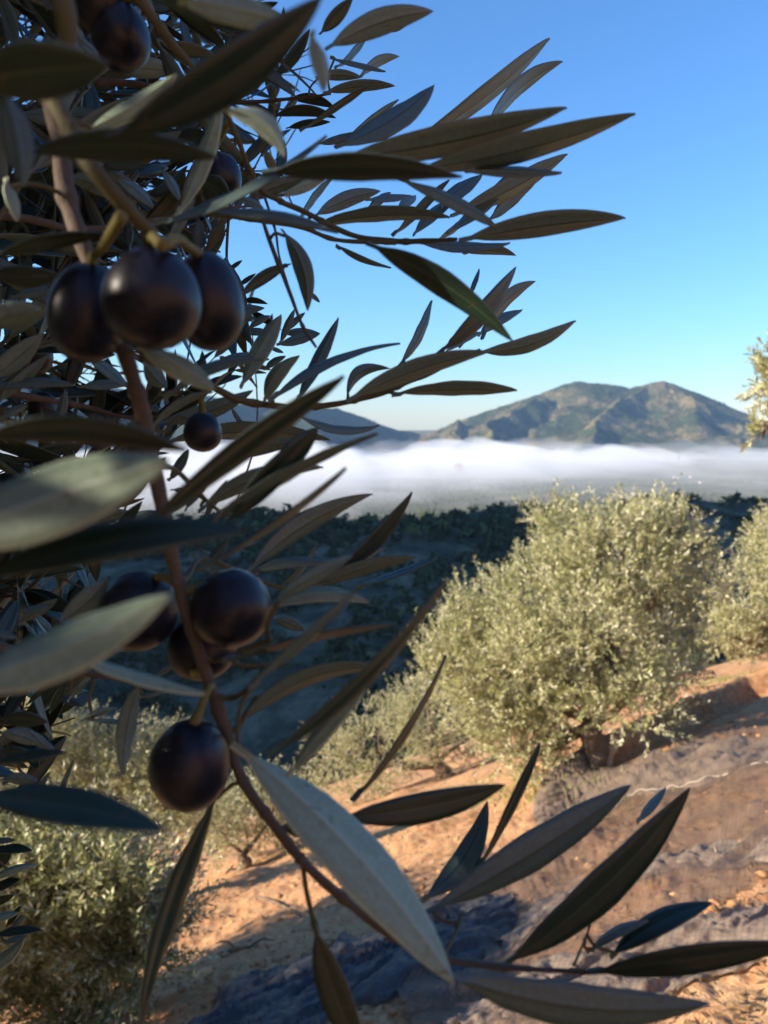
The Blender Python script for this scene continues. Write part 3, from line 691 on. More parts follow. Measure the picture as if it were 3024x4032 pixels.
CROP = {'A': (0, 0, 1.2762), 'B': (1000, 0, 1.0369), 'C': (0, 900, 1.2762), 'D': (900, 900, 1.185), 'E': (0, 1700, 1.2762), 'F': (800, 1700, 1.5082),
        'G': (0, 2600, 1.2762), 'H': (700, 2600, 1.3825), 'I': (1600, 2900, 1.165), 'S': (0, 0, 1.0)}
def cv(c, x, y):
    a, b, s = CROP[c]; return a + x / s, b + y / s
HERO = [
 # crop, base, tip, width, depth, depth change, face+tilt, bow
 ('B', 290,200, 730,45, 100, .215,.01,'uD', .07), ('B', 560,640, 1205,155, 72, .30,.02,'uD',-.03), ('B', 930,580, 1258,250, 58, .33,.03,'uD',.02),
 ('B', 330,605, 735,350, 95, .25,.02,'uU',-.06), ('B', 330,640, 1275,437, 125, .21,.01,'uD',-.03), ('B', 640,690, 1555,462, 112, .215,.01,'uD',-.05),
 ('B', 30,715, 850,725, 105, .16,.0,'tD',.06), ('B', 700,590, 878,452, 34, .36,.02,'tD',.0), ('B', 350,600, 592,408, 30, .33,.02,'tD',.03),
 ('B', 800,880, 1278,628, 82, .30,.02,'uD',-.04), ('B', 860,705, 1255,710, 42, .22,.01,'uU',.03), ('B', 590,735, 995,932, 52, .22,.0,'uU',.04),
 ('B', 760,850, 932,715, 62, .33,.02,'uU',.04), ('B', 790,955, 1060,690, 58, .30,.02,'uU',-.03), ('B', 835,978, 1515,888, 98, .235,.01,'uD',.05),
 ('B', 215,928, 800,885, 58, .27,.0,'uD',.05), ('B', 240,885, 515,780, 66, .31,.02,'uD',.05), ('B', 665,992, 1045,995, 42, .27,.01,'uU',-.05),
 ('B', 850,1030, 1068,1042, 42, .33,.02,'uD',.06), ('B', 335,995, 560,1090, 24, .29,.01,'uD',-.05), ('B', 955,910, 1205,680, 60, .32,.02,'tD',.0),
 ('B', 310,240, 537,295, 20, .36,.0,'uU',.03), ('B', 430,312, 592,230, 40, .38,.02,'uD',.08), ('B', 250,315, 440,315, 42, .38,.0,'uD',.05),
 ('B', 280,378, 575,350, 46, .36,.01,'uD',.06), ('B', 140,405, 330,440, 42, .40,.0,'tD',.10), ('B', 70,480, 335,482, 44, .38,.0,'tD',.12),
 ('B', 130,525, 312,498, 32, .42,.0,'tD',.04), ('B', 190,540, 472,350, 26, .34,.0,'tD',.04), ('B', 335,280, 462,152, 28, .40,.02,'tD',.0),
 ('B', 225,140, 283,378, 68, .135,.0,'uU',.05), ('B', 270,140, 405,-10, 55, .26,.0,'tD',.0), ('B', 530,115, 620,103, 30, .42,.0,'uD',-.05),
 ('B', 180,912, 322,728, 28, .33,.02,'tD',.02), ('B', 570,965, 800,735, 38, .32,.02,'tD',.02), ('B', 650,965, 835,800, 48, .33,.02,'uU',.03),
 ('B', -40,822, 205,728, 60, .26,.0,'uD',.04), ('B', 105,806, 305,716, 62, .28,.0,'uU',.04), ('B', 440,905, 560,785, 36, .36,.02,'tD',.04),
 ('B', -60,900, 75,905, 62, .30,.0,'uU',.10), ('B', 740,985, 900,870, 26, .34,.02,'uD',.0), ('B', 455,820, 640,800, 30, .36,.02,'uU',.0),
 ('B', 590,860, 660,800, 40, .38,.02,'uU',.0), ('B', 120,460, 180,400, 45, .40,.0,'uU',.0), ('B', 260,590, 420,540, 30, .36,.0,'uU',.0),
 ('D', 640,70, 1325,527, 118, .20,.0,'tD',.05), ('D', 290,165, 55,315, 56, .27,-.01,'tD',-.05), ('D', 250,5, 370,385, 88, .235,.0,'uD',.10), ('D', 370,290, 425,345, 26, .35,.0,'uU',0),
 ('D', 790,640, 945,335, 46, .29,.02,'uD',-.04), ('D', 1118,335, 1171,190, 22, .37,.01,'uU',.0), ('D', 985,582, 1343,180, 84, .27,.02,'tD',-.03),
 ('D', 1175,515, 1430,245, 62, .31,.02,'uD',.10), ('D', 1015,580, 1178,488, 56, .30,.02,'uU',.08), ('D', 1165,505, 1370,382, 54, .33,.02,'uU',.05),
 ('D', 1150,572, 1618,428, 76, .265,.01,'uD',-.07), ('D', 545,803, 1215,573, 92, .23,.01,'uD',.06), ('D', 550,802, 752,653, 58, .27,.01,'uD',.24),
 ('D', 760,770, 1345,752, 66, .25,.0,'uD',.03), ('D', 188,818, 802,541, 44, .245,.02,'uU',.09), ('D', 170,818, 332,594, 74, .28,.0,'uU',.12),
 ('D', 318,815, 514,418, 62, .27,.01,'uU',.02), ('D', 58,748, 247,404, 90, .27,.01,'uU',.02), ('D', 165,662, 267,596, 32, .40,.0,'uU',.08), ('D', 15,660, 177,673, 22, .42,.0,'uD',.0),
 ('D', 225,546, 427,491, 46, .36,.0,'uU',.03), ('D', 240,542, 308,378, 34, .38,.0,'uU',.0), ('D', 265,485, 357,393, 28, .40,.0,'uU',.03), ('D', 188,550, 256,580, 28, .42,.0,'uU',.0),
 ('D', -40,608, 190,612, 46, .30,.0,'uU',.06), ('D', 55,340, 182,352, 28, .42,.0,'tD',.10), ('D', -20,400, 168,372, 48, .38,.0,'uU',.05), ('D', 40,272, 127,210, 22, .44,.0,'tD',.0), ('D', -10,200, 64,148, 20, .44,.0,'tD',.0),
 ('D', 90,470, 195,408, 40, .40,.0,'uU',.05), ('D', -30,520, 110,400, 50, .36,.0,'uD',.05), ('D', 60,480, 200,485, 36, .42,.0,'uU',.0), ('D', 250,490, 425,490, 40, .39,.0,'uU',.02),
 ('D', 10,825, 90,945, 22, .32,.0,'uD',-.05), ('D', 308,862, 702,922, 38, .24,.01,'uU',-.13), ('D', 1080,560, 1105,490, 18, .33,.0,'uU',.0),
 # crossing, softer leaves over the fog
 ('S', 560,2090, 1358,1485, 92, .145,.0,'tD',.02), ('F', 130,560, 655,0, 150, .165,.0,'tD',.0), ('F', -20,580, 1032,4, 72, .165,.0,'uD',-.02),
 ('F', 80,172, 570,58, 100, .26,.0,'uD',.04), ('F', -30,470, 712,208, 108, .22,.0,'uD',.12), ('F', -10,830, 855,222, 34, .155,.0,'tD',-.03), ('F', -110,470, 92,206, 70, .24,.0,'uD',.04), ('F', 0,520, 142,285, 45, .24,.0,'uD',.0),
 ('F', 255,835, 1004,368, 126, .225,.01,'uD',.06), ('F', 760,870, 1243,360, 90, .235,.01,'tD',-.04), ('F', 285,842, 732,785, 72, .235,.0,'uU',.10), ('F', 450,915, 672,655, 36, .25,.0,'uD',-.08),
 ('F', 870,810, 1076,696, 72, .30,.0,'uU',.10), ('F', 590,945, 1268,740, 88, .235,.0,'uD',.03), ('F', 900,915, 1390,742, 38, .25,.01,'tU',-.06),
 ('F', 360,1065, 985,1015, 92, .20,.0,'uU',.12), ('F', 420,1100, 606,1175, 70, .25,.0,'uD',.0), ('F', 410,1015, 885,735, 92, .15,.0,'uD',.03), ('F', 260,1508, 897,938, 62, .15,.0,'uD',-.04),
 ('F', 120,1380, 1152,1145, 42, .155,.0,'tD',.06), ('S', 1055,2985, 1768,2275, 62, .145,.0,'tD',-.04), ('F', 0,810, 150,640, 90, .24,.0,'uU',.0), ('F', -40,830, 150,800, 60, .24,.0,'uU',.1),
 ('H', 290,380, 1178,32, 88, .19,.0,'uD',.10), ('H', 610,640, 1028,150, 100, .155,.0,'uU',.05), ('H', 960,775, 1465,-20, 40, .20,.01,'tD',-.02), ('H', 860,860, 1785,678, 165, .185,.01,'tD',-.03),
 ('H', 290,462, 1497,1757, 290, .165,-.012,'uU',.055), ('H', 560,905, 760,880, 95, .19,.0,'tD',-.1),
 ('I', 70,760, 373,298, 112, .22,.01,'uU',-.10), ('I', 330,620, 617,30, 42, .22,.01,'tD',.0), ('I', 85,805, 1028,222, 165, .195,.01,'uD',-.02), ('I', 425,1065, 1302,238, 165, .19,.01,'tD',-.05),
 ('I', 1060,400, 1192,236, 40, .235,.01,'uU',.0), ('I', 930,1010, 1402,762, 100, .20,.0,'tU',.04), ('I', 830,1000, 1112,848, 46, .20,.0,'uU',.08), ('I', 830,1088, 1790,950, 112, .175,-.01,'tD',.0), ('I', 170,1075, 1388,1222, 178, .165,.0,'uD',-.07),
 ('G', 1105,655, 708,1810, 108, .195,.0,'tD',-.04), ('S', 1235,3640, 1440,4190, 120, .18,.0,'tD',-.03), ('G', 705,95, 620,578, 92, .22,.0,'uD',-.05),
 # very close, out of focus at the left edge
 ('S', -120,3130, 648,3268, 150, .105,.0,'tU',.03), ('S', 250,2570, 805,2738, 46, .15,.0,'uU',-.02), ('S', -330,2150, 670,1815, 420, .100,.0,'uU',.02), ('S', -150,1745, 738,1778, 110, .105,.0,'tD',.09),
 ('S', -120,2290, 965,2085, 150, .105,.0,'tU',.03), ('S', -260,2720, 672,2345, 200, .098,.0,'uU',-.02), ('S', 430,2270, 238,2440, 92, .20,.0,'uD',.06),
 ('A', 540,700, 1620,-15, 235, .115,.0,'tD',-.04), ('A', -200,420, 545,330, 265, .105,.0,'tD',.03), ('A', 110,775, 1095,795, 150, .125,.0,'tD',.06), ('A', 20,450, 120,940, 150, .12,.0,'uD',.03),
 ('A', 425,670, 890,375, 85, .165,.0,'uU',-.03), ('A', 890,1100, 1115,495, 82, .20,.0,'uU',-.03), ('A', 1100,560, 1430,790, 130, .15,.0,'uU',.22), ('A', 750,1145, 1645,690, 46, .19,.0,'uU',-.03),
 ('A', 1010,1075, 1700,1175, 52, .20,.0,'uU',.09), ('A', 20,900, 85,1115, 105, .17,.0,'uU',.05), ('A', 900,20, 1460,130, 130, .13,.0,'uU',.02), ('A', 760,-10, 1300,165, 100, .14,.0,'tD',.03), ('A', 380,180, 500,290, 95, .20,.0,'uU',.0),
 ('A', 330,890, 600,1010, 90, .22,.0,'uD',.10), ('A', 580,900, 770,1050, 95, .24,.0,'uU',.08), ('A', 810,850, 900,1010, 60, .26,.0,'uU',.05),
 ('A', 990,900, 1160,1010, 110, .24,.0,'tD',.08), ('A', 1190,1000, 1330,1060, 70, .22,.0,'uU',.05), ('A', 830,1250, 980,1000, 50, .23,.0,'uD',.0),
 ('C', 790,975, 1272,812, 88, .262,.0,'uD',-.05), ('C', 690,600, 1080,815, 130, .165,.0,'uU',.05), ('C', 760,1000, 1065,818, 42, .23,.0,'uD',.08), ('C', 830,865, 1325,665, 60, .21,.0,'uU',.12), ('C', 800,1080, 1660,1060, 85, .30,.0,'uD',.05),
 ('C', 720,670, 840,800, 90, .24,.0,'uD',-.05), ('C', -60,815, 375,790, 50, .24,.0,'uU',.04), ('C', -60,760, 215,525, 105, .22,.0,'uD',-.03), ('C', -20,880, 245,635, 60, .24,.0,'uD',.0),
 ('C', 60,350, 268,312, 45, .28,.0,'uU',.05), ('C', -100,470, 210,400, 130, .135,.0,'uD',.0), ('C', -50,230, 290,230, 110, .2,.0,'tD',-.03), ('C', -40,150, 540,25, 80, .16,.0,'tD',.03), ('C', 0,960, 140,890, 70, .30,.0,'uU',.05),
 ('C', 430,640, 640,800, 60, .30,.0,'uU',.05), ('C', 400,800, 640,790, 50, .32,.0,'uU',.05), ('C', 300,980, 330,810, 50, .32,.0,'uU',.0),
 ('C', 1000,130, 1000,-40, 70, .24,.0,'tD',.0), ('C', 1040,130, 1130,-50, 70, .24,.0,'tD',.0), ('C', 650,100, 640,-60, 40, .24,.0,'tD',.0),
 ('C', 1350,1280, 1600,1000, 120, .19,.0,'tD',.03),
 ('E', 860,290, 1030,330, 40, .26,.0,'uD',.05), ('E', 560,520, 715,350, 55, .24,.0,'tD',.0), ('E', 430,480, 660,400, 70, .26,.0,'uD',.05), ('E', 590,480, 790,400, 50, .28,.0,'uU',.03), ('E', 830,430, 1100,180, 55, .24,.0,'uD',.0), ('E', 850,250, 950,90, 50, .26,.0,'uU',.0),
 ('E', 100,920, 250,882, 45, .28,.0,'uU',.05), ('E', 90,960, 290,840, 60, .30,.0,'uD',.0), ('E', 170,910, 270,1000, 25, .28,.0,'uU',.0), ('E', -40,1000, 95,1040, 50, .2,.0,'uU',.0), ('E', 500,1080, 640,1100, 45, .3,.0,'uU',.0), ('E', 960,620, 1090,720, 60, .24,.0,'uU',.0), ('E', 1000,590, 1140,690, 50, .25,.0,'uU',.0),
 ('G', 0,300, 240,310, 75, .22,.0,'tD',.04), ('G', 0,360, 215,420, 70, .24,.0,'uD',.05), ('G', 160,350, 272,447, 45, .24,.0,'uD',-.1), ('G', -60,520, 335,462, 55, .16,.0,'tU',.03), ('G', 0,600, 190,605, 55, .24,.0,'uD',.05), ('G', 290,690, 365,500, 25, .26,.0,'uD',.0), ('G', 390,310, 590,240, 35, .26,.0,'uD',.05), ('G', 440,300, 715,320, 22, .26,.0,'uU',.0),
 ('G', 250,270, 330,100, 40, .26,.0,'tD',.0), ('G', 130,230, 260,100, 30, .28,.0,'tD',.0), ('G', 340,200, 460,80, 30, .26,.0,'uD',.0), ('G', 700,190, 850,150, 25, .26,.0,'uU',.0), ('G', 770,90, 880,20, 30, .28,.0,'uD',.0), ('G', 0,450, 160,480, 60, .25,.0,'tD',.0), ('G', 170,680, 250,560, 30, .28,.0,'uD',.0),
 # sunlit sprigs at the left edge, lower down
 ('G', -60,900, 75,905, 28, .40,.0,'uU',.0), ('G', -40,960, 160,955, 45, .38,.0,'tU',.05), ('G', -60,1060, 60,960, 60, .4,.0,'tD',.0), ('G', -50,1110, 190,1030, 42, .38,.0,'uU',.03), ('G', -60,1160, 100,1100, 50, .38,.0,'tU',.0),
 ('G', -60,1310, 95,1270, 40, .38,.0,'uU',.03), ('G', 50,1350, 125,1280, 28, .38,.0,'uU',.0), ('G', -40,1385, 212,1355, 42, .36,.0,'tU',.05), ('G', 20,1420, 140,1385, 26, .38,.0,'uU',.0), ('G', -80,1560, 125,1400, 75, .37,.0,'uU',-.05), ('G', -60,1230, 70,1180, 40, .40,.0,'tD',.0),
 ('G', -60,1010, 20,930, 50, .42,.0,'tD',.0), ('G', 30,1340, 105,1235, 35, .40,.0,'tU',.0),
]
def leaf_frame(B, T, wapp, face, tilt, ratio_rng):
    L = np.linalg.norm(T - B); ax = (T - B) / L
    mid = (B + T) / 2; V = -mid / np.linalg.norm(mid)
    n0 = V - ax * np.dot(V, ax); n0 /= np.linalg.norm(n0)
    y0 = np.cross(n0, ax)
    W = max(wapp, L * ratio_rng)
    c = np.clip(wapp / W, .18, 1); a = math.acos(c)
    if c > .93: a = 0.30; W = wapp / math.cos(a)
    if tilt == 'U' and a < .68: a = .68; W = min(wapp / math.cos(a), .34 * L)
    lat = y0 if (y0[2] > 0) == (tilt == 'U') else -y0
    nv = n0 * math.cos(a) + lat * math.sin(a)
    nt_ = nv if face == 't' else -nv
    ya = np.cross(nt_, ax)
    return L, W, ax, ya, nt_
def place(name, me, B, ax, ya, nz, parent=None):
    o = bpy.data.objects.new(name, me); COL.objects.link(o); o.parent = parent or fgt
    b = B - FT_BASE
    o.matrix_local = Matrix(((ax[0], ya[0], nz[0], b[0]), (ax[1], ya[1], nz[1], b[1]), (ax[2], ya[2], nz[2], b[2]), (0, 0, 0, 1)))
    return o
hr = np.random.default_rng(3)
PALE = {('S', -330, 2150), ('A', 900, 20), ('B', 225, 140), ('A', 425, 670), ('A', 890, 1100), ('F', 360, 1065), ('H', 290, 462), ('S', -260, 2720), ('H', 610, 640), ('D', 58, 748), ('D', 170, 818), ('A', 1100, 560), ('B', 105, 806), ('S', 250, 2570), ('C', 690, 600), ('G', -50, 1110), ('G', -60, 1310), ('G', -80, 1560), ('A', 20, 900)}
hero_bases = []
for (c, bx, by, tx, ty, wd, d, dd, ft, bw) in HERO:
    u0, v0 = cv(c, bx, by); u1, v1 = cv(c, tx, ty); wd = wd / CROP[c][2]
    B = at(u0, v0, d); T = at(u1, v1, d + dd)
    L, W, ax, ya, nz = leaf_frame(B, T, wd / FPX * d, ft[0], ft[1], 0.17)
    dv = np.array([u1 - u0, v1 - v0]); dv /= np.linalg.norm(dv)
    nw = CR * dv[1] + CU * dv[0]
    bow = (bw * np.dot(nw, ya), bw * np.dot(nw, nz))
    V, F, mi, uv = leaf_local(L, W, bow=bow, fold=hr.uniform(.10, .30), droop=hr.normal(0, .018), twist=hr.normal(0, .22), wavy=hr.uniform(0, .05))
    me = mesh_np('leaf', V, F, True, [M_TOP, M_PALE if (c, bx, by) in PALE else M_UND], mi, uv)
    place('leaf', me, B, ax, ya, nz)
    hero_bases.append((B, ax))
N_HERO = len(HERO)

# ---- twigs (photograph pixels, depth, radius in mm)
TW = [
 ('branch', M_TWIG, [(150,250,.19,2.6), (195,380,.185,2.6), (235,560,.182,2.5), (262,770,.180,2.5), (325,960,.178,2.4), (400,1150,.178,2.4), (485,1370,.178,2.3), (560,1620,.180,2.2), (615,1880,.182,2.1), (665,2130,.184,2.1), (712,2330,.186,2.0), (790,2590,.187,1.9), (880,2850,.187,1.9), (952,3065,.186,1.8), (1090,3262,.185,1.7), (1200,3400,.184,1.5), (1330,3520,.183,1.4), (1480,3640,.182,1.3), (1600,3720,.181,1.2), (1760,3778,.180,1.1), (1990,3808,.180,1.0), (2200,3822,.181,.8), (2380,3830,.182,.6)]),
 ('branch', M_GREENTWIG, [(180,330,.15,2.2), (300,560,.145,2.2), (380,680,.142,2.2), (500,820,.146,1.9), (590,915,.151,1.5), (640,960,.156,1.1)]),
 ('branch', M_GREENTWIG, [(230,-60,.13,2.2), (262,80,.13,2.2), (262,200,.132,1.9), (250,300,.14,1.5)]),
 ('branch', M_GREENTWIG, [(520,-40,.22,2.0), (610,80,.22,1.9), (690,190,.222,1.6), (765,270,.225,1.2), (880,420,.235,1.0), (1010,720,.25,1.1), (1100,790,.255,1.2), (1195,832,.26,1.2), (1385,925,.265,1.2), (1560,950,.265,1.3), (1680,948,.262,1.1), (1800,942,.258,.8)]),
 ('twig', M_GREENTWIG, [(820,840,.25,1.2), (1000,866,.255,1.1), (1190,897,.26,1.1), (1330,945,.262,1.1), (1560,956,.265,1.2)]),
 ('twig', M_TWIG, [(960,640,.25,1.0), (1010,780,.245,1.0), (1045,900,.24,1.0), (1085,1010,.24,1.0), (1140,1150,.24,.9), (1190,1280,.24,.8), (1245,1368,.24,.6)]),
 ('twig', M_TWIG, [(1030,740,.27,.8), (1082,900,.27,.7), (1100,1010,.27,.6), (1140,1140,.27,.5)]),
 ('branch', M_GREENTWIG, [(560,1400,.22,1.6), (700,1465,.23,1.5), (830,1520,.24,1.5), (942,1575,.245,1.4), (1069,1596,.25,1.3), (1195,1605,.252,1.3), (1340,1588,.252,1.2), (1450,1562,.252,1.2), (1525,1541,.252,1.1), (1617,1499,.255,1.0), (1690,1475,.258,.8), (1790,1420,.27,.7), (1890,1380,.275,.6)]),
 ('twig', M_GREENTWIG, [(790,2590,.187,1.2), (860,2600,.187,1.0), (960,2560,.17,1.0), (1060,2520,.16,.9)]),
 ('twig', M_GREENTWIG, [(880,2870,.187,1.4), (930,2870,.188,1.1), (975,2800,.19,.9), (1010,2740,.19,.8)]),
 ('twig', M_GREENTWIG, [(860,2745,.187,1.2), (930,2745,.185,1.0), (1000,2690,.17,.8), (1060,2620,.16,.7)]),
 ('twig', M_GREENTWIG, [(1192,3400,.184,.9), (1205,3500,.183,.9), (1228,3600,.182,1.0), (1250,3680,.181,1.1)]),
 ('twig', M_GREENTWIG, [(1740,3770,.180,.8), (1790,3680,.19,.7), (1815,3600,.195,.6)]),
 ('twig', M_GREENTWIG, [(1060,3230,.186,1.0), (1100,3260,.186,.9), (1150,3250,.187,.8)]),
 ('twig', M_GREENTWIG, [(700,2310,.186,1.1), (740,2270,.20,1.0), (800,2200,.215,.9), (960,2260,.225,.9), (1110,2315,.23,.9), (1200,2320,.232,.7), (1300,2290,.234,.5)]),
 ('twig', M_GREENTWIG, [(600,1840,.182,1.2), (690,1850,.21,1.0), (800,1960,.22,.9), (860,2010,.225,.7)]),
 ('twig', M_GREENTWIG, [(660,1700,.24,.9), (700,1640,.245,.8), (760,1660,.25,.6)]),
 ('twig', M_GREENTWIG, [(2260,3800,.19,.6), (2310,3680,.2,.5), (2330,3620,.2,.4)]),
 ('branch', M_TWIG, [(-200,820,.30,3), (100,860,.32,2.4), (300,900,.34,1.8), (520,880,.36,1.3), (800,830,.38,.9), (1000,810,.4,.6)]),
 ('branch', M_TWIG, [(-250,1500,.36,3.2), (100,1560,.38,2.4), (330,1600,.4,1.8), (480,1640,.4,1.3), (640,1640,.4,.8)]),
 ('branch', M_TWIG, [(-250,300,.36,3.2), (200,320,.38,2.6), (520,330,.4,2.0), (900,400,.4,1.4), (1180,385,.38,.9), (1300,370,.37,.6)]),
 ('branch', M_TWIG, [(-200,2500,.26,2.4), (60,2560,.26,1.8), (300,2640,.26,1.3), (560,2690,.26,.9), (700,2720,.26,.6)]),
 ('branch', M_GREENTWIG, [(-150,3420,.40,1.8), (-20,3440,.39,1.3), (60,3420,.38,.9)]), ('branch', M_GREENTWIG, [(-150,3720,.38,1.8), (-20,3690,.38,1.3), (60,3670,.38,.9)]),
]
twig_pts = []
for nm, mt, pts in TW:
    P = np.array([at(u, v, d) for u, v, d, _ in pts]); R = np.array([r for *_, r in pts]) * (0.82e-3 if nm == 'branch' else 0.68e-3)
    Pn = smooth_path(P, 12); Rn = np.interp(np.linspace(0, 1, len(Pn)), np.linspace(0, 1, len(R)), R)
    arc = np.concatenate([[0], np.cumsum(np.linalg.norm(np.diff(Pn, axis=0), axis=1))])
    nd = np.abs((arc / .019 + .3 * np.sin(arc * 90)) % 1 - .5) * 2
    Rn = Rn * .92 * (1 + .42 * np.exp(-((1 - nd) / .12) ** 2)) * (1 + .08 * np.sin(arc * 410))
    tube_obj(nm, Pn, Rn, mt, fgt, 12, FT_BASE, 2, knob=0.16, seed=4)
    twig_pts.append(smooth_path(P, 10))
TWP = np.vstack(twig_pts)
# leaf stalks reach back to the nearest twig
for B, ax in hero_bases:
    dist = np.linalg.norm(TWP - B, axis=1); i = int(np.argmin(dist)); d = dist[i]
    if 0.002 < d < 0.016:
        m_ = (B + TWP[i]) / 2 - ax * d * .06
        tube_obj('leaf_stalk', [tuple(TWP[i]), tuple(m_), tuple(B + ax * .002)], [.0006, .0005, .0005], M_GREENTWIG, fgt, 6, FT_BASE, 4)

# ---- olives
m, t, out = new_mat('ripe_olive'); co = objco(t)
a = noise(t, 90, 5, 0.6, co); b = noise(t, 900, 3, 0.6, co)
col_ = ramp(t, a, [(0.3, (0.003, 0.003, 0.007)), (0.6, (0.007, 0.006, 0.012)), (0.8, (0.018, 0.010, 0.015))])
bloom = ramp(t, noise(t, 140, 4, 0.7, co, 0.8), [(0.40, (0.05, .05, .05)), (0.7, (.5, .5, .5))])
col_ = mixc(t, bloom, col_, (0.030, 0.034, 0.068))
sp_ = node(t, 'ShaderNodeTexVoronoi'); sp_.inputs['Scale'].default_value = 900; t.links.new(co, sp_.inputs['Vector'])
col_ = mixc(t, ramp(t, sp_.outputs['Distance'], [(0.06, (.5, .5, .5)), (0.16, (0, 0, 0))]), col_, (0.14, 0.11, 0.12))
rg = ramp(t, a, [(0.3, (.26, .26, .26)), (0.7, (.42, .42, .42))])
principled(t, out, col_, rg, bump(t, b, 0.08, 0.0003), 0.34)
M_OL = m
def olive(u, v, wp, hp, d, rot=0.0, stalk=None, lab=None):
    c = at(u, v, d); rw = wp / 2 / FPX * d; rh = hp / 2 / FPX * d
    n, k = 40, 24
    th = np.linspace(0, np.pi, k); ph = np.linspace(0, 2 * np.pi, n, endpoint=False)
    prof = np.sin(th) * (1 + .03 * np.cos(th) * 2); zz = -np.cos(th)
    zz = np.where(zz > .93, zz - (zz - .93) * .9, zz)                       # dimple where the stalk enters
    V = np.stack([rw * prof[:, None] * np.cos(ph), rw * prof[:, None] * np.sin(ph), rh * np.repeat(zz[:, None], n, 1)], -1).reshape(-1, 3)
    V = V * (1 + .018 * fbm(V[:, 0] * 110, V[:, 1] * 110, 2, int(u), V[:, 2] * 110))[:, None]
    i = np.arange(n * k).reshape(k, n); nx_ = np.roll(i, -1, 1)
    F = np.stack([i[:-1], nx_[:-1], nx_[1:], i[1:]], -1).reshape(-1, 4)
    me = mesh_np('olive', V, F, True, [M_OL])
    o = link('olive', me, fgt); o.location = tuple(c - FT_BASE); o.rotation_euler = (0, rot, 0)
    if stalk:
        P = [at(*q) - c for q in stalk]
        cr, sr = math.cos(-rot), math.sin(-rot)
        P = [np.array([p[0] * cr + p[2] * sr, p[1], -p[0] * sr + p[2] * cr]) for p in P]
        top = np.array([0, 0, rh * .93])
        tube_obj('stalk', [tuple(top - [0, 0, rh * .06])] + [tuple(p) for p in P], [.0014] + [.0010] * (len(P) - 1) + [.0012], M_STALK, o, 8, n=6)
    return o
olive(390, 5, 225, 270, .235, .1, [(420,-160,.232), (500,-200,.225)])
olive(472, 140, 230, 265, .238, -.25, [(560,-10,.23), (600,60,.222)])
olive(345, 1232, 300, 400, .168, .12, [(370,1000,.165), (400,980,.155), (480,850,.141)])
olive(600, 1176, 385, 395, .150, .05, [(590,960,.148), (600,930,.143), (640,970,.14)])
olive(818, 1186, 280, 390, .172, -.1, [(740,970,.16), (700,940,.15), (640,965,.142)])
olive(798, 1702, 150, 158, .245, .05, [(797,1600,.245), (792,1560,.244), (830,1522,.24)])
olive(548, 2402, 300, 325, .196, .5, [(640,2270,.19), (700,2300,.187)])
olive(910, 2393, 322, 315, .186, -.3, [(780,2310,.187), (735,2330,.187)])
olive(792, 2545, 270, 265, .205, -.2, [(760,2640,.198), (800,2630,.19)])
olive(748, 3008, 312, 362, .180, .12, [(790,2790,.181), (815,2720,.184), (830,2700,.187)])
olive(62, 1120, 75, 60, .60); olive(140, 1400, 130, 150, .42); olive(170, 1610, 110, 140, .46); olive(30, 2810, 110, 80, .40, .4)
olive(870, 700, 160, 190, .33, .2, [(850,590,.33), (900,480,.3)])

# ---- the denser leaves behind, sprig by sprig
def in_poly(x, y, poly):
    c = False; n = len(poly); j = n - 1
    for i in range(n):
        (xi, yi), (xj, yj) = poly[i], poly[j]
        if (yi > y) != (yj > y) and x < (xj - xi) * (y - yi) / (yj - yi) + xi: c = not c
        j = i
    return c
POLY = [(-400,-300), (1230,-300), (1200,150), (1330,260), (1250,420), (1080,560), (1120,760), (900,830), (860,1050), (980,1120), (1080,1250), (1120,1420), (930,1500), (700,1600), (640,1800), (560,1960), (430,2060), (300,2250), (420,2330), (330,2560), (420,2640), (330,2760), (240,3000), (60,3080), (-400,3100)]
fr = np.random.default_rng(19)
fill = []; sprig_twigs = []
tries = 0
while len(sprig_twigs) < 230 and tries < 5000:
    tries += 1
    u, v = fr.uniform(-350, 1330), fr.uniform(-250, 3050)
    if not in_poly(u, v, POLY): continue
    d = fr.uniform(.34, .95)
    if v > 1700: d = fr.uniform(.34, .6)
    a_ = fr.normal(-0.15, 0.75)                                               # heads rightwards, drooping or rising
    ln = fr.uniform(.10, .20)
    dirv = unit((CR * math.cos(a_) - CU * math.sin(a_) + CF * fr.normal(0, .45))[None])[0]
    tip = at(u, v, d); b0 = tip - dirv * ln
    npair = int(fr.integers(4, 8)); o1 = unit(np.cross(dirv, fr.normal(size=3))[None])[0]; o2 = np.cross(dirv, o1)
    bend = fr.normal(size=3) * .03
    pth = [b0, (b0 + tip) / 2 + bend * .5, tip]
    sprig_twigs.append(pth)
    for k in range(npair + 1):
        s = (k + .6) / (npair + .6)
        pp = b0 + (tip - b0) * s + bend * .5 * 4 * s * (1 - s)
        for sg in (-1, 1):
            if k == npair and sg == 1: continue
            lat = (o1 if k % 2 else o2) * sg
            an = fr.uniform(.45, .95) if k < npair else .1
            ax = unit((dirv * math.cos(an) + lat * math.sin(an) + fr.normal(size=3) * .12)[None])[0]
            Lf = fr.uniform(.038, .062) * (1 - .25 * s); Wf = Lf * fr.uniform(.19, .26)
            nz = dirv * .9 - lat * .3 + fr.normal(size=3) * .45 + np.array([0, 0, .3]); nz = nz - ax * np.dot(nz, ax); nz /= np.linalg.norm(nz)
            tpx = pp + ax * Lf
            dd_ = np.dot(tpx, CF); uu = 1512 + np.dot(tpx, CR) / dd_ * FPX; vv = 2016 - np.dot(tpx, CU) / dd_ * FPX
            if not in_poly(uu - 40, vv, POLY) or np.dot(pp, CF) < .25: continue
            fill.append((pp, ax, nz, Lf, Wf, d))
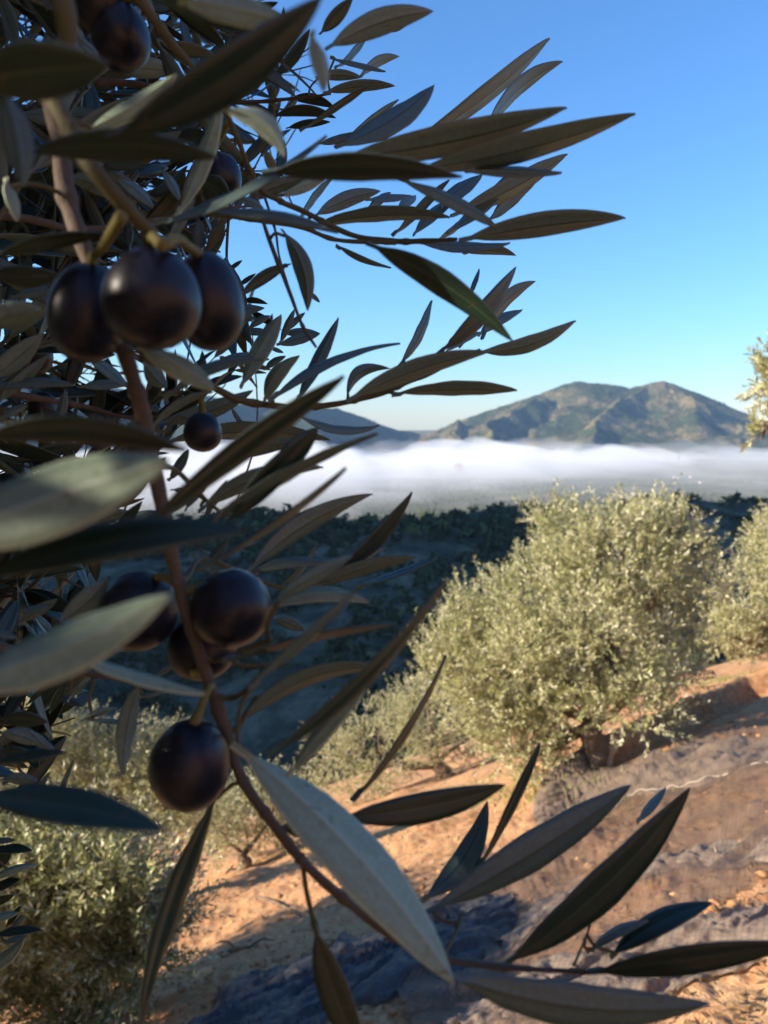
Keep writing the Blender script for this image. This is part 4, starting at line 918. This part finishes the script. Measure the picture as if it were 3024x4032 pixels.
SH = [leaf_local(1.0, 1.0 * w_, 9, (-1, -.5, 0, .5, 1), (b_, 0), .22, dr, tw, .006) for w_, b_, dr, tw in ((.21, .03, .04, .2), (.24, -.04, -.03, -.2), (.19, .05, .06, .3), (.23, 0, .02, -.1), (.22, -.02, .08, .15))]
SHM = [mesh_np('leaf', V, F, True, [M_TOP, M_UND], mi, uv) for V, F, mi, uv in SH]
# those that show largest are leaves of their own, the rest one mass
vis = sorted(range(len(fill)), key=lambda i: -fill[i][3] / fill[i][5] - (0 if -100 < 1512 + np.dot(fill[i][0], CR) / np.dot(fill[i][0], CF) * FPX < 3100 else -9))
single = set(vis[:max(0, 300 - N_HERO)])
Vm, Fm, Mm, Um, off = [], [], [], [], 0
for i, (pp, ax, nz, Lf, Wf, d) in enumerate(fill):
    k = i % 5; ya = np.cross(nz, ax)
    if i in single:
        o = place('leaf', SHM[k], pp, ax * Lf, ya * Lf, nz * Lf)
    else:
        V, F, mi, uv = SH[k]
        W_ = pp - FT_BASE + Lf * (V[:, :1] * ax + V[:, 1:2] * ya + V[:, 2:] * nz)
        Vm.append(W_); Fm.append(F + off); Mm.append(mi); Um.append(uv); off += len(V)
Vt, Ft = [], []; o_ = 0
for pth in sprig_twigs:
    P = smooth_path(pth, 5); v_, f_, _ = tube_np(P, np.linspace(.0011, .0005, len(P)), 5, False); Vt.append(v_ - FT_BASE); Ft.append(f_ + o_); o_ += len(v_)
o = link('fine_twigs', mesh_np('fine_twigs', np.vstack(Vt), np.vstack(Ft), True, [M_GREENTWIG]), fgt); o['kind'] = 'stuff'
# ---- trunk, limbs and the rest of its crown, outside the frame to the left and behind
def outside(p):
    y = p[:, 1]
    infr = (y > -0.3) & (p[:, 0] > -0.58 * np.maximum(y, 0) - 0.10) & (p[:, 2] < 0.62 * np.maximum(y, 0) + .12)
    nearcam = (np.abs(p) < .38).all(1)
    return ~infr & ~nearcam & (p[:, 0] < 0.55)
tube_obj('trunk', [tuple(FT_BASE - [0, 0, .2]), tuple(FT_BASE + [.05, .03, .5]), tuple(FT_BASE + [-.02, 0, 1.0]), tuple(FT_BASE + [.06, 0, 1.35])], [.30, .21, .19, .15], M_TRUNK, fgt, 14, FT_BASE, 6, knob=.35, seed=8)
CC = np.array([(-.95, -.15, .36), (-1.6, -.45, .62), (-2.4, -.75, .85), (-1.2, .35, .75), (-1.9, .4, 1.0), (-1.0, -.9, .5), (-2.0, -1.5, .5), (-3.0, -.6, .4), (-1.4, -.5, 1.35), (-.8, -.9, -.15), (-1.15, .1, .15), (-1.7, -.3, .1), (-2.2, -.25, -.8), (-1.35, -.35, -.6), (-2.9, -.1, -1.2), (-1.5, -1.0, -.7), (-3.1, -.5, -.6), (-.75, 0, .14), (-.85, .1, .36), (-1.2, .15, .25)])
CC[:, 1] += np.array([.08, .2, .33, 0, .1, .12, .25, .4, .2, .1, .1, .2, .3, .2, .4, .2, .4][:len(CC)] + [0] * max(0, len(CC) - 17))
RR = np.array([(.55, .5, .45), (.85, .7, .6), (.9, .85, .7), (.6, .5, .5), (.8, .7, .6), (.7, .6, .6), (.9, .8, .7), (.9, .9, .7), (.8, .8, .5), (.6, .5, .5), (.45, .4, .35), (.7, .6, .45), (.9, .75, .9), (.6, .5, .7), (.8, .6, .9), (.7, .6, .7), (.8, .8, .8), (.34, .3, .3), (.36, .3, .3), (.45, .4, .4)])
for c in CC[[0, 1, 2, 4, 6, 7, 8]]:
    f0 = FT_BASE + [.06, 0, 1.3]
    tube_obj('limb', [tuple(f0), tuple((f0 + c) / 2 + [0, 0, .1]), tuple(c)], [.09, .06, .03], M_TRUNK, fgt, 8, FT_BASE, 5, knob=.2)
(V, F), _ = crown_leaves(CC, RR, 12000, 22, .065, .017, np.random.default_rng(77), clip=outside, up=.3, shell=.25)
(V2, F2), _ = crown_leaves(CC[[0, 1, 2, 3, 9, 10, -1, -2, -3]], RR[[0, 1, 2, 3, 9, 10, -1, -2, -3]] * .95, 6000, 22, .065, .018, np.random.default_rng(78), clip=outside, up=.2, shell=.05)
F = np.vstack([F, F2 + len(V)]); V = np.vstack([V, V2])
V = V - FT_BASE
me = mesh_np('foliage', V, F, False, [M_OLIVE]); o = link('foliage', me, fgt); o['kind'] = 'stuff'
me = mesh_np('leaf_mass', np.vstack(Vm), np.vstack(Fm), True, [M_TOP, M_UND], np.concatenate(Mm), np.vstack(Um)); o = link('leaf_mass', me, fgt); o['kind'] = 'stuff'
# ------------------------------------------------------------------ harvest nets, clods, grass and prunings on the slope
def drop(u, v):
    """where rays through photograph pixels meet the slope"""
    u = np.asarray(u, float); v = np.asarray(v, float)
    xc = (u - 1512) / FPX; yc = (2016 - v) / FPX
    dx = xc; dy = math.cos(PITCH) + yc * math.sin(PITCH); dz = -math.sin(PITCH) + yc * math.cos(PITCH)
    t_ = 1.6 / np.maximum(0.35 * dx - 0.435 * dy - dz, .02)
    return dx * t_, dy * t_
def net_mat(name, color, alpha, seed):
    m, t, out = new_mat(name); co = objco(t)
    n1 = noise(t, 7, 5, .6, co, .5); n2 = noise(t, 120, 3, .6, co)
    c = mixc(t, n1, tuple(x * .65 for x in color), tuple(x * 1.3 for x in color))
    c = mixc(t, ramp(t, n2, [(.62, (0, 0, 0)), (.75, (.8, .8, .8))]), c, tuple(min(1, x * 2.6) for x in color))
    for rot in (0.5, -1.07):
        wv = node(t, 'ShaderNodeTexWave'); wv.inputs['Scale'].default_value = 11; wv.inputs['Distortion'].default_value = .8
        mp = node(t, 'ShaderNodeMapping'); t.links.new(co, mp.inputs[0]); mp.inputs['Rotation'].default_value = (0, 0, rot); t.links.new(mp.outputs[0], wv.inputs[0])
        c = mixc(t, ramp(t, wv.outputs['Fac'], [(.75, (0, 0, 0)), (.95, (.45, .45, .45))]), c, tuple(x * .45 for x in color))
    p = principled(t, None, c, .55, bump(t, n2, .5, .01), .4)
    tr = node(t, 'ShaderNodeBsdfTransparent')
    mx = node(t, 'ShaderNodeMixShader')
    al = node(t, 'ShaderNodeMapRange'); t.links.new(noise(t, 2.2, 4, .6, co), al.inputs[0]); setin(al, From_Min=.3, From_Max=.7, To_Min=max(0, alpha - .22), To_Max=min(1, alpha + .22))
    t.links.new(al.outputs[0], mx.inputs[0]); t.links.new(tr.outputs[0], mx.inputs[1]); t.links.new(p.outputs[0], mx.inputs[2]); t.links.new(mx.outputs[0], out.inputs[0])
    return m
M_NETTHIN = net_mat('net_single', (0.20, 0.13, 0.085), .58, 1)
M_NETFOLD = net_mat('net_gathered', (0.245, 0.18, 0.13), .84, 2)
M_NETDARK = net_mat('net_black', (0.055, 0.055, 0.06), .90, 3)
M_HEM = plain('net_hem', (0.40, 0.33, 0.26), .8, .2, 30)
def net(label, path, lift, mat, seed, nu=220, nv=46, fold=.05, hem=None):
    P = smooth_path(np.array([(u, v, 0) for u, v, *_ in path]), 12); hw = np.interp(np.linspace(0, 1, len(P)), np.linspace(0, 1, len(path)), [p[2] for p in path])
    k = np.linspace(0, len(P) - 1, nu); cu = np.interp(k, np.arange(len(P)), P[:, 0]); cvv = np.interp(k, np.arange(len(P)), P[:, 1]); hw = np.interp(k, np.arange(len(P)), hw)
    d = np.stack([np.gradient(cu), np.gradient(cvv)], -1); d = d / np.linalg.norm(d, axis=1, keepdims=True); nrm = np.stack([-d[:, 1], d[:, 0]], -1)
    s = np.linspace(-1, 1, nv)
    wob = 1 + .16 * fbm(np.linspace(0, 9, nu)[:, None], np.sign(s)[None] * 3.0 + 0 * np.linspace(0, 9, nu)[:, None], 3, seed)
    U = cu[:, None] + nrm[:, :1] * hw[:, None] * s[None] * wob; Vv = cvv[:, None] + nrm[:, 1:] * hw[:, None] * s[None] * wob
    x, y = drop(U, Vv)
    dome = np.sqrt(np.clip(1 - np.abs(s) ** 3, 0, 1))[None]
    fx = x * .82 + y * .58; fy = -x * .58 + y * .82
    f1 = 1 - np.abs(fbm(fx / 1.4, fy / .16, 3, seed + 4)); f2 = fbm(fx / .6, fy / .06, 2, seed + 9)
    z = soil(x, y) + .018 + dome * (lift * (.55 + .45 * fbm(fx / .8, fy / .5, 2, seed + 2)) + fold * f1 ** 2 + fold * .3 * f2 + fold * .3)
    V = np.stack([x, y, z], -1).reshape(-1, 3); i = np.arange(nu * nv).reshape(nu, nv)
    F = np.stack([i[:-1, :-1], i[1:, :-1], i[1:, 1:], i[:-1, 1:]], -1).reshape(-1, 4)
    c = V.mean(0); e = empty('harvest_net', tuple(c)); tag(e, label, 'harvest net', 'harvest nets spread on the slope')
    link('mesh_sheet', mesh_np('mesh_sheet', V - c, F, True, [mat]), e)
    if hem is not None:
        row = np.stack([x, y, z], -1)[:, hem] + [0, 0, .012]
        row[:, 2] += .012 * fbm(row[:, 0] * 6, row[:, 1] * 6, 2, seed)
        tube_obj('hem', row[8:-4:3] - c, [.006, .006], M_HEM, e, 5, n=2)
    return e
net('thin see-through harvest net spread over the earth at lower right', [(1750,4150,420), (2150,3700,420), (2560,3360,330), (3250,3060,260)], .02, M_NETTHIN, 3, 260, 70, .03)
net('grey gathered net along the upper edge, below the large round tree', [(2130,3270,60), (2230,3140,80), (2420,3090,75), (2700,3030,75), (3150,2970,70)], .08, M_NETFOLD, 5, 240, 40, .035, hem=-4)
net('grey gathered fold of net crossing the middle of the lower right slope', [(1980,3760,45), (2150,3600,60), (2450,3480,50), (2750,3430,45), (3150,3360,60)], .06, M_NETFOLD, 7, 240, 34, .035)
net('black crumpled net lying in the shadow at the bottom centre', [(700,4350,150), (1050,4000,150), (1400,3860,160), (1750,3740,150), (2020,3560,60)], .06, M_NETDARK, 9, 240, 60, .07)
net('rumpled grey brown net at the bottom right corner', [(1780,4100,110), (2100,3960,130), (2450,3900,150), (2850,3760,130), (3250,3620,120)], .06, M_NETFOLD, 15, 240, 60, .06)
# clods and small stones
rng = np.random.default_rng(41)
n = 5200
cu = rng.uniform(-200, 3300, n); cvv = 2700 + 1500 * rng.random(n)
x, y = drop(cu, cvv); k = (np.hypot(x, y) < 22) & (np.hypot(x, y) > 3.4); x, y = x[k], y[k]; n = len(x)
sz = .007 + .04 * rng.random(n) ** 5
ph = (1 + 5 ** .5) / 2
ico = unit(np.array([(-1, ph, 0), (1, ph, 0), (-1, -ph, 0), (1, -ph, 0), (0, -1, ph), (0, 1, ph), (0, -1, -ph), (0, 1, -ph), (ph, 0, -1), (ph, 0, 1), (-ph, 0, -1), (-ph, 0, 1)], float))
icf = np.array([(0,11,5),(0,5,1),(0,1,7),(0,7,10),(0,10,11),(1,5,9),(5,11,4),(11,10,2),(10,7,6),(7,1,8),(3,9,4),(3,4,2),(3,2,6),(3,6,8),(3,8,9),(4,9,5),(2,4,11),(6,2,10),(8,6,7),(9,8,1)])
V = ico[None] * (1 + .35 * rng.normal(size=(n, 12, 1))) * sz[:, None, None] * np.array([1.2, 1.0, .7]) + np.stack([x, y, soil(x, y) + sz * .25], -1)[:, None]
F = icf[None] + (np.arange(n) * 12)[:, None, None]
tag(link('soil_clods', mesh_np('soil_clods', V.reshape(-1, 3), F.reshape(-1, 3), False, [M_EARTH])), 'clods and small stones strewn over the reddish slope', 'clods', None, 'stuff')
# grass tufts under the trees and by the terrace
M_GRASS = leaf_mat('grass_blades', (0.22, 0.26, 0.07), (0.30, 0.30, 0.12), .7, .25, .35, .2)
gu = np.concatenate([rng.normal(2800, 90, 900), rng.normal(2050, 200, 1300), rng.normal(1150, 200, 500)]); gv = np.concatenate([rng.normal(2690, 14, 900), rng.normal(3140, 30, 1300), rng.normal(3330, 30, 500)])
x, y = drop(gu, gv); k = np.hypot(x, y) < 30; x, y = x[k], y[k]; n = len(x)
b = np.stack([x, y, soil(x, y) - .01], -1); ax = unit(np.stack([rng.normal(0, .4, n), rng.normal(0, .4, n), np.ones(n)], -1))
V, F = leaf_quads(b, ax, unit(rng.normal(size=(n, 3))), rng.uniform(.06, .2, n), rng.uniform(.008, .016, n))
tag(link('grass', mesh_np('grass', V, F, False, [M_GRASS])), 'sparse green and dry grass below the olive trees', 'grass', None, 'stuff')
# fallen leaves and litter
n = 2600
x, y = drop(rng.uniform(500, 3300, n), 3050 + 1100 * rng.random(n)); k = np.hypot(x, y) < 16; x, y = x[k], y[k]; n = len(x)
b = np.stack([x, y, soil(x, y) + .03], -1); ax = unit(np.stack([rng.normal(0, 1, n), rng.normal(0, 1, n), rng.normal(0, .25, n)], -1))
V, F = leaf_quads(b, ax, unit(np.stack([rng.normal(0, .3, n), rng.normal(0, .3, n), np.ones(n)], -1)), rng.uniform(.035, .07, n), rng.uniform(.010, .018, n))
tag(link('leaf_litter', mesh_np('leaf_litter', V, F, False, [leaf_mat('dry_leaves', (0.16, 0.10, 0.05), (0.30, 0.24, 0.15), .8, .05, .5, .2)])), 'dry fallen leaves scattered over soil and nets', 'litter', None, 'stuff')
# prunings lying on the bare strip
def pruning(pts, r, label):
    P = []
    for u, v, h in pts:
        x, y = drop(np.array([u]), np.array([v])); P.append((x[0], y[0], float(soil(x, y)[0]) + h))
    P = np.array(P); c = P[0].copy(); e = empty('fallen_branch', tuple(c)); tag(e, label, 'branch')
    tube_obj('stem', P - c, [r, r * .8, r * .4], M_TRUNK, e, 7, knob=.3)
    for k in (1, 2):
        q = P[min(k, len(P) - 1)] - c
        tube_obj('side_shoot', [tuple(q), tuple(q + [.10 * (-1) ** k, .05, .04]), tuple(q + [.22 * (-1) ** k, .06, .02])], [r * .5, r * .35, r * .15], M_TRUNK, e, 5)
pruning([(1020, 3545, .05), (1110, 3570, .06), (1195, 3605, .03)], .022, 'dark fallen branch lying on the pale bare strip of earth')
pruning([(870, 3745, .03), (930, 3730, .05), (985, 3745, .02)], .03, 'short reddish broken branch lower down the bare strip')
